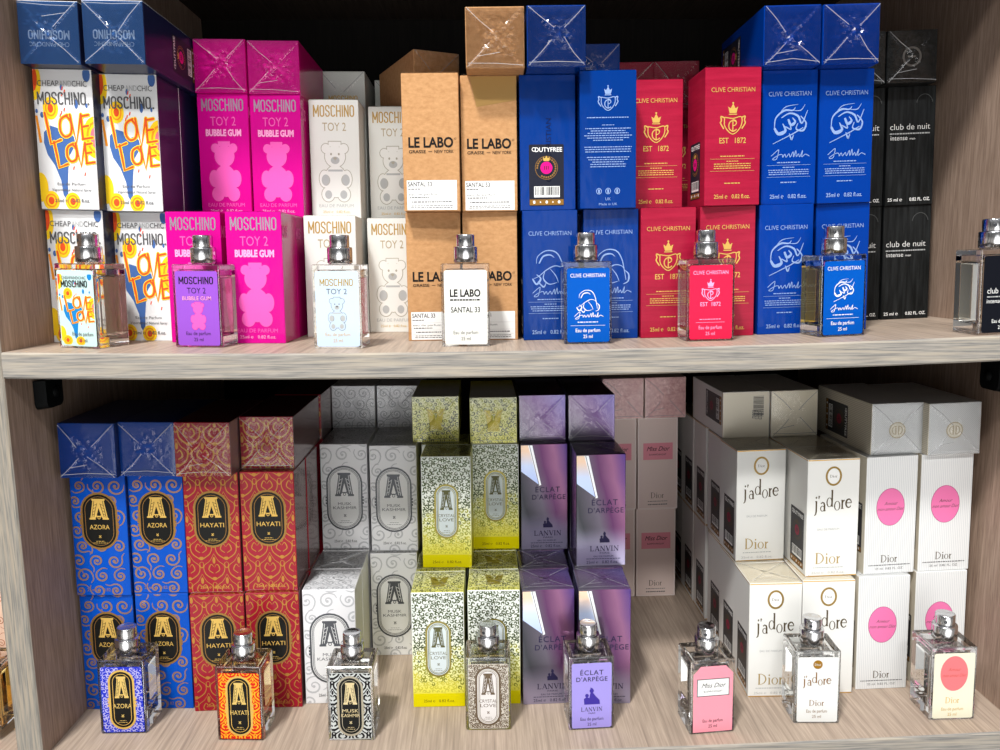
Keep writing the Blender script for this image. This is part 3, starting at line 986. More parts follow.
def blue_parts(orn, stick='left'):
    a1 = maker(Art(), PSIL); a3 = sig(Art(), 33.5, PSIL); a4 = blurb(Art(), 29.5, PSIL); a4.lines(R0, 0, 15.5, 13, PSIL, 1, 1, .7)
    a5 = ml(Art(), 0, 4.6, 2.7, PSIL, 27, 2, .015)
    b1 = crest(Art(), 0, 67, .78, PSIL)
    b2 = Art(); b2.lines(R0, 0, 62, 30, PSIL, 1, 1, .6); b2.lines(R0, 0, 57, 10, PSIL, 1); b2.lines(R0, 0, 54.6, 34, PSIL, 6, 1.6, .6, 2, .4); b2.lines(R0, 0, 42, 35, PSIL, 3, 1.6, .6, 2, .1); b2.lines(R0, 0, 35, 33, PSIL, 5, 1.6, .6, 2, .45)
    b3 = Art()
    for k in (-1, 0, 1):
        b3.ring(k*6.5, 12, 2, 2.2, .5, PSIL, 2, 14); b3.rect(k*6.5-.6, 10.6, k*6.5+.6, 13.2, PSIL, 2)
    b3.text('UK', 0, 5.6, 2, PSIL); b3.text('Made in UK', 0, 2.2, 1.6, PSIL, w=13)
    c1 = Art(); c1.text('CLIVE CHRISTIAN', 2.5, 42, 3.6, mat('print_indigo', (14, 26, 70), 0.4), w=44, rot=90)
    return [('maker_lettering', 'front', a1), ('ornament', 'front', orn), ('signature', 'front', a3), ('small_print', 'front', a4), ('volume_lettering', 'front', a5), ('crest', 'back', b1), ('back_print', 'back', b2), ('recycling_marks', 'back', b3), ('side_lettering', 'left', c1), ('retail_sticker', 'left', stk_art(-1, 3.2, 25, 43))]
design('royal', (C_BLUE,)*5, blue_parts(orn_a))
design('cobalt', (C_BLUE2,)*5, blue_parts(orn_b))
# --- crimson carton
C_CRIM = noise_mat('board_crimson', (152, 20, 50), (170, 28, 60), 30, (1, 1, 12), 0.34, 0.7, 0, 0.3, 0.7)
a1 = maker(Art(), PGOLD, 77.5); a2 = crest(Art(), 0, 49, 1.0, PGOLD); a3 = Art(); a3.text('EST   1872', 0, 42.8, 3.7, PGOLD, w=19, bold=.008)
a4 = blurb(Art(), 33.6, PGOLD, 3); a4.lines(R0, 0, 15, 13, PGOLD, 1, 1, .7); a5 = ml(Art(), 0, 4.8, 2.8, PGOLD, 26, 2, .010)
design('crimson', (C_CRIM,)*5, [('maker_lettering', 'front', a1), ('crest', 'front', a2), ('date_lettering', 'front', a3), ('small_print', 'front', a4), ('volume_lettering', 'front', a5), ('retail_sticker', 'left', stk_art(-1, 6, 22, 40))])
# --- black carton
C_BLACK = noise_mat('board_black_grain', (18, 20, 20), (44, 46, 47), 26, (14, 14, 1), 0.4, 0.25, 0.2, 0.35, 0.75, 5)
a1 = Art(); a1.text('club de nuit', -.8, 60.2, 4.6, mat('print_offwhite', (222, 222, 220), .4), w=33, bold=-.004)
a2 = Art(); a2.lines(random.Random(2), -1, 56.6, 33, LGREY, 1, 1, 1.0, 2, 0); a2.text('intense', -9.8, 52, 3.6, WH, w=14, bold=-.004); a2.text('man', 1.4, 52.3, 1.7, WH, w=4.5)
a3 = Art(); a3.text('25 ml \u212e', -11.8, 3.4, 2.5, WH, w=12, bold=.01); a3.text('0.82 FL. OZ.', 9, 3.4, 2.5, WH, w=17, bold=.01)
a4 = Art(); a4.rib(arc(10.5, 80, 6.6, 7.5, 10, 172, 18), .45, mat('print_charcoal_line', (84, 86, 86), .4), 2)
a5 = Art(); a5.ring(0, 0, 7.6, 7.6, 1.6, mat('print_pewter', (96, 92, 88), .4), 1); a5.lines(R0, 0, -.6, 8, mat('print_pewter', (96, 92, 88), .4), 1, 1, 1.4)
design('nuit', (C_BLACK,)*5, [('name_lettering', 'front', a1), ('small_print', 'front', a2), ('volume_lettering', 'front', a3), ('thumb_notch', 'front', a4), ('end_emblem', 'top', a5)])
# --- scroll patterns
def scrolls(a, mt, y0, y1, seed, r=(3.2, 5.2), w=.95, gap=6.6):
    rr = random.Random(seed)
    y = y0+3
    k = 0
    while y < y1:
        x = -17+(k % 2)*3.5
        while x < 20:
            R_ = rr.uniform(*r)
            d = rr.choice((-1, 1))
            a0 = rr.uniform(0, 360)
            p = spiral(x, y, .5, R_, a0, d*1.5, 22)
            px, py = p[-1]
            t = math.radians(a0+d*540)
            tx, ty = -math.sin(t)*d, math.cos(t)*d
            p += curve([(px, py), (px+tx*3.5, py+ty*3.5), (px+tx*6+ty*2, py+ty*6-tx*2)], 4)[1:]
            a.rib(p, (w*.5, w, w*.4), mt, 1)
            a.ell(p[0][0], p[0][1], w*.8, w*.8, mt, 1, 10)
            x += gap*1.15
        y += gap
        k += 1
    return a
def baroque(a, mt, y0, y1, w=.62, kx=1.0):
    """mirrored pointed arches and leaf curls"""
    row = 0
    y = y0
    while y < y1:
        sh = 0 if row % 2 == 0 else 6.6
        for cx in (-19.8+sh, -6.6+sh, 6.6+sh, 19.8+sh):
            for s_ in (-1, 1):
                a.rib([(cx+s_*u, y+v) for u, v in curve([(0, 0), (4.6, 3.5), (5.4, 8), (2.2, 11), (0, 15)], 5)], (w*1.5, w, w*.5), mt, 1)
                a.rib([(cx+s_*u, y+v) for u, v in curve([(.6, 4), (2.9, 6), (1.6, 9), (.2, 7.4)], 4)], (w, w*1.4, w*.4), mt, 1)
                a.rib([(cx+s_*u, y+v) for u, v in curve([(5.2, 8), (7, 7), (7.6, 9.5), (6.4, 10.4)], 4)], (w, w, w*.5), mt, 1)
            a.ell(cx, y+11.2, .8, 1.9, mt, 1, 10)
            a.ell(cx, y+1, 1.3, .8, mt, 1, 10)
        y += 11.5
        row += 1
    return a
def curls(a, x0, x1, y0, y1, mt, seed, step=2.75, w=.62):
    rr = random.Random(seed)
    y = y0
    k = 0
    while y < y1:
        x = x0+(k % 2)*step/2
        while x < x1:
            cx, cy = x+rr.uniform(-.5, .5), y+rr.uniform(-.5, .5)
            R_ = step*rr.uniform(.42, .66)
            a0 = rr.uniform(0, 360)
            d = rr.choice((-1, 1))
            p = spiral(cx, cy, R_, .4, a0, d*rr.uniform(.75, 1.3), 12)
            a.rib(p, (w*.25, w*1.25, w*.7), mt(cx, cy), 1)
            x += step
        y += step*.86
        k += 1
    return a
# blue scroll carton
C_AZO = mat('board_azure', (4, 76, 180), 0.34, 0, 0.7, 0.2)
C_AZOE = mat('board_deep_blue', (12, 60, 140), 0.34, 0, 0.7, 0.2)
BRZ = mat('print_bronze', (150, 118, 98), 0.35, 0.35)
s1 = Art(); s1.clip = (-19.5, 19.5, .6, 93.2); scrolls(s1, BRZ, 1, 97, 4, (4.2, 6.6), 1.5, 11.5)
PLQ = mat('plaque_black', (24, 24, 22), 0.4, 0, 0.3)
a5 = ml(Art(), 0, 3.4, 2.3, BRZ, 24, 3)
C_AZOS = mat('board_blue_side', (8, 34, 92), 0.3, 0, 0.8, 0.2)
design('azure', (C_AZO, C_AZOS, C_AZOE, C_AZOE, C_AZOS), [('scroll_pattern', 'front', s1), ('name_plaque', 'front', plaque(['AZORA'], PLQ, DGOLD, PLQ, PGOLD, PLQ)), ('volume_lettering', 'front', a5)])
# red scroll carton
PGOLD2 = mat('print_old_gold', (176, 124, 58), .36, .3)
C_HAY = mat('board_ruby', (150, 22, 42), 0.34, 0, 0.7, 0.2)
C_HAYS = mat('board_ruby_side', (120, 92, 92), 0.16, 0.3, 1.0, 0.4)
s1 = Art(); s1.clip = (-19.5, 19.5, .6, 93.2); s1.tf = (0, -6, 1.4, 1.4, 0); baroque(s1, PGOLD2, 0, 70, .42)
s2 = Art(); s2.clip = (-19.5, 19.5, -19.5, 19.5); s2.tf = (0, -1, 1.4, 1.4, 0); baroque(s2, PGOLD2, -20, 14, .62)
a5 = ml(Art(), 0, 3.4, 2.3, GOLD, 22, 3)
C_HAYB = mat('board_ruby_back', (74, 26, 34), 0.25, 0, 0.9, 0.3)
design('ruby', (C_HAY, C_HAYS, C_HAY, C_HAY, C_HAYB), [('scroll_pattern', 'front', s1), ('name_plaque', 'front', plaque(['HAYATI'], PLQ, DGOLD, PLQ, PGOLD, PLQ)), ('volume_lettering', 'front', a5), ('end_pattern', 'top', s2)])
# grey scroll carton
C_MSK = mat('board_pearl', (226, 226, 228), 0.36, 0, 0.5, 0.15)
s1 = Art(); s1.clip = (-19.5, 19.5, .6, 93.2); scrolls(s1, mat('print_cloud_grey', (186, 187, 190), .4), -2, 100, 9, (5.0, 8.4), 1.5, 14)
s2 = Art(); s2.clip = (-19.5, 19.5, -19.5, 19.5); scrolls(s2, mat('print_cloud_grey', (186, 187, 190), .4), -20, 22, 12, (4, 6), 1.2, 10)
FOILG = mat('foil_grey', (84, 86, 90), 0.36, 0.35)
a5 = ml(Art(), 0, 6, 2.2, GREY, 20, 3, .01)
design('pearl', (C_MSK,)*5, [('scroll_pattern', 'front', s1), ('name_plaque', 'front', plaque(['MUSK', 'KASHMIR'], mat('plaque_white', (222, 222, 222), .4), FOILG, FOILG, FOILG, mat('plaque_white', (222, 222, 222), .4), 15.6, 17, 75)), ('volume_lettering', 'front', a5), ('end_pattern', 'top', s2)])
# yellow-white filigree carton
C_CRY = ramp_mat('board_cream_to_yellow', (0, 0, 1), [(0, (226, 216, 10)), (.014, (232, 226, 90)), (.036, (232, 234, 190)), (.06, (230, 234, 226)), (.094, (228, 234, 228))], 0.36, 0, 0.6, 0.15)
C_CRYS = ramp_mat('board_yellow_side', (0, 0, 1), [(0, (206, 200, 20)), (.094, (206, 208, 120))], 0.3, 0, 0.8, 0.2)
C_CRYT = ramp_mat('board_yellow_end', (0, 1, 0), [(-.02, (232, 228, 120)), (.02, (228, 230, 196))], 0.36, 0, 0.7, 0.2)
YEL = mat('print_lemon', (222, 210, 0), 0.35, 0, 0.5)
FG1, FG2, FG3 = mat('foil_moss', (74, 84, 54), 0.3, 0.35), mat('foil_lime', (150, 152, 50), 0.3, 0.35), mat('print_lemon_curl', (206, 198, 70), 0.35)
def cmt(x, y):
    t = y+R0.uniform(-9, 9)
    return FG1 if t > 44 else FG2 if t > 22 else FG3
s1 = Art(); s1.clip = (-19.5, 19.5, 12, 93.2); curls(s1, -19, 20, 13, 94, cmt, 21, 3.7, .95)
s2 = Art(); s2.clip = (-19.5, 19.5, -19.5, 19.5); curls(s2, -19, 20, -19, 20, lambda x, y: FG1 if R0.random() < .5 else FG2, 22, 4.2, .8)
bnd = Art(); bnd.rect(-19.8, .3, 19.8, 11.2, YEL, 1); ml(bnd, 0, 4, 2.2, mat('print_brown', (110, 90, 20), .4), 24, 3)
pq = plaque(['CRYSTAL', 'LOVE'], mat('plaque_ice', (208, 218, 220), .4), OLIVE, FG1, mat('ink_moss', (92, 92, 58), .4), mat('plaque_ice', (208, 218, 220), .4), 9.8, 25, 71)
em = emblem_a(Art(), 0, -9, 16, 18, mat('foil_dull_gold', (160, 148, 60), .35, .4), None, 2)
em.v = [(-x, -y, l) for x, y, l in em.v]
design('lemon', (C_CRY, C_CRYS, C_CRYT, C_CRYS, C_CRY), [('filigree_pattern', 'front', s1), ('name_plaque', 'front', pq), ('yellow_band', 'front', bnd), ('end_filigree', 'top', s2), ('end_emblem', 'top', em)])
# holographic violet carton
C_ECL = ramp_mat('holo_foil_front', (1, 0, 0.22), [(-.02, (104, 106, 114)), (-.004, (52, 53, 58)), (.010, (86, 80, 92)), (.02, (84, 48, 84)), (.031, (124, 82, 112)), (.042, (76, 54, 112))], 0.3, 0.7, 0.5, 0.15, noise=.006, foot=(.002, .034, (168, 162, 190)))  # pale foot: mirrored top of the carton in front, painted into the colour
C_ECLS = ramp_mat('holo_foil_side', (0, 1, 0.4), [(-.02, (176, 160, 196)), (.02, (110, 84, 150)), (.06, (170, 176, 206))], 0.25, 0.8, 0.6, 0.3, noise=.01)
C_ECLT = ramp_mat('holo_foil_end', (1, 0.6, 0), [(-.03, (110, 110, 120)), (-.008, (128, 114, 138)), (.01, (116, 88, 136)), (.03, (112, 98, 160))], 0.25, 0.4, 0.6, 0.3, noise=.008)
a1 = Art(); a1.poly([(-19.6, 93), (-13, 93), (-4.2, 58), (-19.6, 70)], ramp_mat('holo_window', (0, 0, 1), [(.056, (168, 186, 236)), (.075, (190, 204, 232)), (.088, (226, 196, 170))], 0.3, 0.45), 1)
a1.poly([(-13.6, 93), (-10, 93), (-2.6, 58), (-4.4, 57.4)], mat('holo_blade', (222, 224, 228), .3, .5), 2); a1.rib([(-12.4, 93), (-4.4, 58)], .5, GREY, 3)
a2 = Art(); a2.text('ÉCLAT', 3, 51.5, 4.6, NAVYP, w=21, bold=.004, space=1.15); a2.text("D'ARPÈGE", 4, 45, 4.2, NAVYP, w=29, bold=.004, space=1.1)
def figures(a, cx, y, k, mt, L=2):
    a.poly([(cx+x*k, y+v*k) for x, v in [(-4.2, 0), (-4.4, 3.4), (-2.8, 4.4), (-1.4, 3.8), (-.9, 6.6), (.6, 6.8), (2.2, 4.6), (4.2, 2.4), (4.4, 0)]], mt, L)
    a.ell(cx-.1*k, y+7.9*k, 1.2*k, 1.3*k, mt, L, 12); a.ell(cx-2.7*k, y+5.2*k, 1*k, 1.1*k, mt, L, 12); a.rib([(cx+.4*k, y+9*k), (cx-.8*k, y+9.6*k)], .6*k, mt, L)
    return a
a3 = figures(Art(), 3, 19.8, .95, NAVYP)
a4 = Art(); a4.serif('LANVIN', 3, 12.6, 4.4, NAVYP, w=24); a4.text('PARIS', 3, 10.2, 1.4, NAVYP, w=8)
a5 = Art(); a5.text('EAU DE PARFUM', 2, 7.4, 1.4, NAVYP, w=16); a5.lines(R0, 2, 5.8, 30, NAVYP, 1, 1, .5); ml(a5, 1, 2, 2.4, NAVYP, 26)
design('violet', (C_ECL, C_ECLS, C_ECLT, C_ECLS, C_ECL), [('holographic_blade', 'front', a1), ('name_lettering', 'front', a2), ('figure_mark', 'front', a3), ('maker_lettering', 'front', a4), ('small_print', 'front', a5)])
# blush carton
C_MIS = mat('board_blush', (226, 206, 198), 0.45, 0, 0.3)
C_MISE = noise_mat('board_blush_weave', (196, 150, 150), (220, 182, 178), 420, (1, 1, 1), 0.45, 0.5)
a1 = Art(); a1.rect(-14.5, 51, 15, 68, mat('print_rose_label', (228, 146, 160), .4), 1); a1.text('Miss Dior', 0, 60, 4.4, BLK, w=22, slant=.35, L=2); a1.text('BLOOMING BOUQUET', 0, 55.5, 1.5, BLK, w=17, L=2)
a2 = Art(); a2.serif('Dior', 0, 11.5, 6, mat('print_taupe', (128, 112, 100), .4), w=13.5); a2.lines(R0, 0, 8, 22, GREY, 1, 1, .6); a2.lines(R0, 0, 4.5, 22, GREY, 1, 1, 1)
a3 = Art()
for yy in (.8, 92.4):
    a3.rect(-19.4, yy, 19.4, yy+.5, mat('print_pale_rim', (240, 232, 228), .4), 1)
a3.rect(-19.4, .8, -18.8, 92.9, mat('print_pale_rim', (240, 232, 228), .4), 1); a3.rect(18.8, .8, 19.4, 92.9, mat('print_pale_rim', (240, 232, 228), .4), 1)
design('blush', (C_MIS, C_MIS, C_MISE, C_MIS, C_MIS), [('name_label', 'front', a1), ('maker_lettering', 'front', a2), ('rim_line', 'front', a3)], amp=.6)
# white and gold carton
C_JAD = mat('board_ivory_white', (230, 230, 226), 0.38, 0, 0.5, 0.1)
C_JADE = mat('board_champagne', (228, 220, 200), 0.34, 0, 0.7, 0.25)
def goldrim(side=False):
    a = Art()
    for yy in (.2, 92.9):
        a.rect(-19.8, yy, 19.8, yy+.7, GOLD, 1)
    return a
def jadore(a, cx, y, k, mt, L=2, w=29):
    return a.serif("j'adore", cx, y, 11.5*k, mt, w=w, L=L, dyl=[0, 0, -.1, .2, -.06, 0.02, .08], fat=1.6)
INKB = mat('print_bronze_black', (84, 72, 52), .4, .1)
a1 = Art(); a1.ring(0, 80.5, 6.3, 7.7, 1.5, mat('foil_olive_gold', (146, 120, 62), .34, .45), 2); a1.ell(0, 80.5, 4.6, 6, WH, 1); a1.serif('Dior', 0, 79.4, 2.2, INKB, w=5.5)
a2 = jadore(Art(), 0.4, 54, 1, INKB)
a3 = Art(); a3.text('EAU DE PARFUM', -3, 37.5, 1.7, LGREY, w=17)
a4 = Art(); a4.serif('Dior', -2.5, 10.4, 9, mat('print_antique_gold', (176, 152, 96), .4, .2), w=20); a4.lines(R0, -2.5, 7, 24, LGREY, 1, 1, .7); ml(a4, -2.5, 2.4, 1.8, LGREY, 26)
b1 = Art()
for k in range(7):
    b1.lines(random.Random(k), -3+k*.2, 15-k*1.3, 8, GREY, 1, 1, .5)
b1.v = [(y-2, x+2, l) for x, y, l in b1.v]
xx = -16.0
rr = random.Random(8)
while xx < 2:
    ww = rr.choice((.3, .6, .9)); b1.rect(6, -xx-ww, 15, -xx, GREY, 2); xx += ww+rr.choice((.4, .7))
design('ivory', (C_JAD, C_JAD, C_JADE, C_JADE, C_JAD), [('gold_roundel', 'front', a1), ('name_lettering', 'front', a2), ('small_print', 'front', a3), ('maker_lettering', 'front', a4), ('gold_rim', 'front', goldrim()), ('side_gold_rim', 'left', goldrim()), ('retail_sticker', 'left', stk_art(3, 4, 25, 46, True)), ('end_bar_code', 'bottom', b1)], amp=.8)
# white ribbed carton with pink oval
C_AMO = stripe_mat('board_ribbed_white', (228, 229, 228), (208, 210, 211), .00145)
C_AMOS = stripe_mat('board_ribbed_cream', (222, 214, 196), (190, 182, 164), .00145)
PKO = mat('print_pink_oval', (232, 120, 172), .4, 0, .3)
a1 = Art(); a1.ell(-.5, 54, 11.2, 15, PKO, 1, 40); a1.ring(-.5, 54, 11.2, 15, .35, mat('print_plum_line', (170, 80, 120), .4), 2, 40); a1.text('Amour', -.5, 55.6, 2.6, INKB, w=10, slant=.35, L=2, bold=-.006); a1.text('mon amour Dior', -.5, 51.2, 2.6, INKB, w=20.5, slant=.35, L=2, bold=-.006)
a2 = Art(); a2.serif('Dior', 0, 9.4, 6, INKB, w=13.2)
a3 = Art(); a3.lines(R0, 0, 6.8, 33, GREY, 1, 1, .7, 2, 0); a3.text('25 ml  0.82 FL. OZ', 0, 3.4, 1.7, GREY, w=22)
a4 = Art(); a4.ell(0, -1, 6.4, 6.4, mat('print_cream_disc', (234, 230, 218), .4), 1); a4.ring(0, -1, 6.4, 6.4, .8, mat('print_soft_gold', (186, 172, 142), .4), 2)
for s_ in (-1, 1):
    a4.rib([(s_*x, y-1) for x, y in arc(1.1, 0, 2.8, 3.2, -100, 100, 14)], .6, mat('print_soft_gold', (186, 172, 142), .4), 2); a4.rib([(s_*1.1, -4.2), (s_*1.1, 2.2)], .8, mat('print_soft_gold', (186, 172, 142), .4), 2)
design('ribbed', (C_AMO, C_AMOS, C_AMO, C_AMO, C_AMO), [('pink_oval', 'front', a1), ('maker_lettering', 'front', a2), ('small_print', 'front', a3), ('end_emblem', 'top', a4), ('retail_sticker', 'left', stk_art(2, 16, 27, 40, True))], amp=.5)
# plain peach carton of the neighbouring bay
design('peach', (mat('board_peach', (232, 196, 172), .4, 0, .4),)*5, [('scroll_pattern', 'front', scrolls(Art(), mat('print_rust', (180, 110, 80), .4), 4, 90, 5, (3, 4), .6, 9))])

_cache = {}
def part_meshes(key, s):
    if (key, s) in _cache:
        return _cache[(key, s)]
    mats, parts, fold, amp = DES[key]
    w, h = BW[s], BH[s]
    fr = frames(w, h)
    out = [('carton', carton_mesh(w, h, mats))]
    for n, f, a in parts:
        out.append((n, a.mesh(n, fr[f])))
    _cache[(key, s)] = out
    return out
_folds = {}
def box(key, s, lvl, x, y, phi, label, group, turn=0, parts=True, skip=(), flip=False, tilt=0.0):
    """x, y (mm): middle of the face towards the viewer at its lower edge; lvl 0/1 standing, 2 lying on two"""
    w, h = BW[s], BH[s]
    z, dz = sag(s, x*MM)
    root = thing('perfume_carton', label, 'perfume box', group)
    for n, me in part_meshes(key, s):
        if n in skip or (not parts and n not in ('carton',)):
            continue
        if lvl == 2 and n in ('small_print', 'volume_lettering', 'maker_lettering', 'signature', 'city_lettering', 'date_lettering', 'printed_picture', 'crest', 'ornament', 'paper_label', 'back_print', 'recycling_marks', 'name_lettering', 'teddy_print', 'brand_lettering', 'flavour_lettering', 'side_lettering', 'name_plaque', 'scroll_pattern', 'filigree_pattern', 'yellow_band', 'holographic_blade', 'figure_mark', 'name_label', 'rim_line', 'pink_oval', 'gold_roundel', 'thumb_notch', 'gold_rim'):
            continue
        if n == 'retail_sticker' and key == 'love' and (lvl < 2 or x < -280):
            continue
        if lvl < 2 and n in ('end_bar_code', 'end_lettering'):
            continue
        if turn == 0 and n in ('back_print', 'recycling_marks') or (turn == 0 and n == 'crest' and key in ('royal', 'cobalt')):
            continue
        link(n, me, root)
    if parts and DES[key][2] and not flip:
        k = (s, DES[key][3], (len(_folds)*7+int(x)) % 5)
        if k not in _folds:
            _folds[k] = fold_mesh(w, h, k[2]+31*s, k[1])
        link('wrap_fold', _folds[k], root)
    R = Matrix.Translation((x*MM, y*MM, z+0.00004)) @ Matrix.Rotation(math.radians(phi), 4, 'Z') @ Matrix.Rotation(-math.atan(dz), 4, 'Y')
    up_ = lvl*(h+0.00008)+(0.00004 if lvl == 2 else 0)
    if lvl == 2:
        if flip:
            R = R @ Matrix.Translation((0, 0, up_+w/2)) @ Matrix.Rotation(-math.pi/2, 4, 'X')
        else:
            R = R @ Matrix.Translation((0, h, up_+w/2)) @ Matrix.Rotation(math.pi/2, 4, 'X') @ Matrix.Rotation(math.pi if key == 'love' else 0, 4, 'Z')
    else:
        R = R @ Matrix.Translation((0, w/2, up_)) @ Matrix.Rotation(math.radians(turn), 4, 'Z')
    root.matrix_world = R
    return root

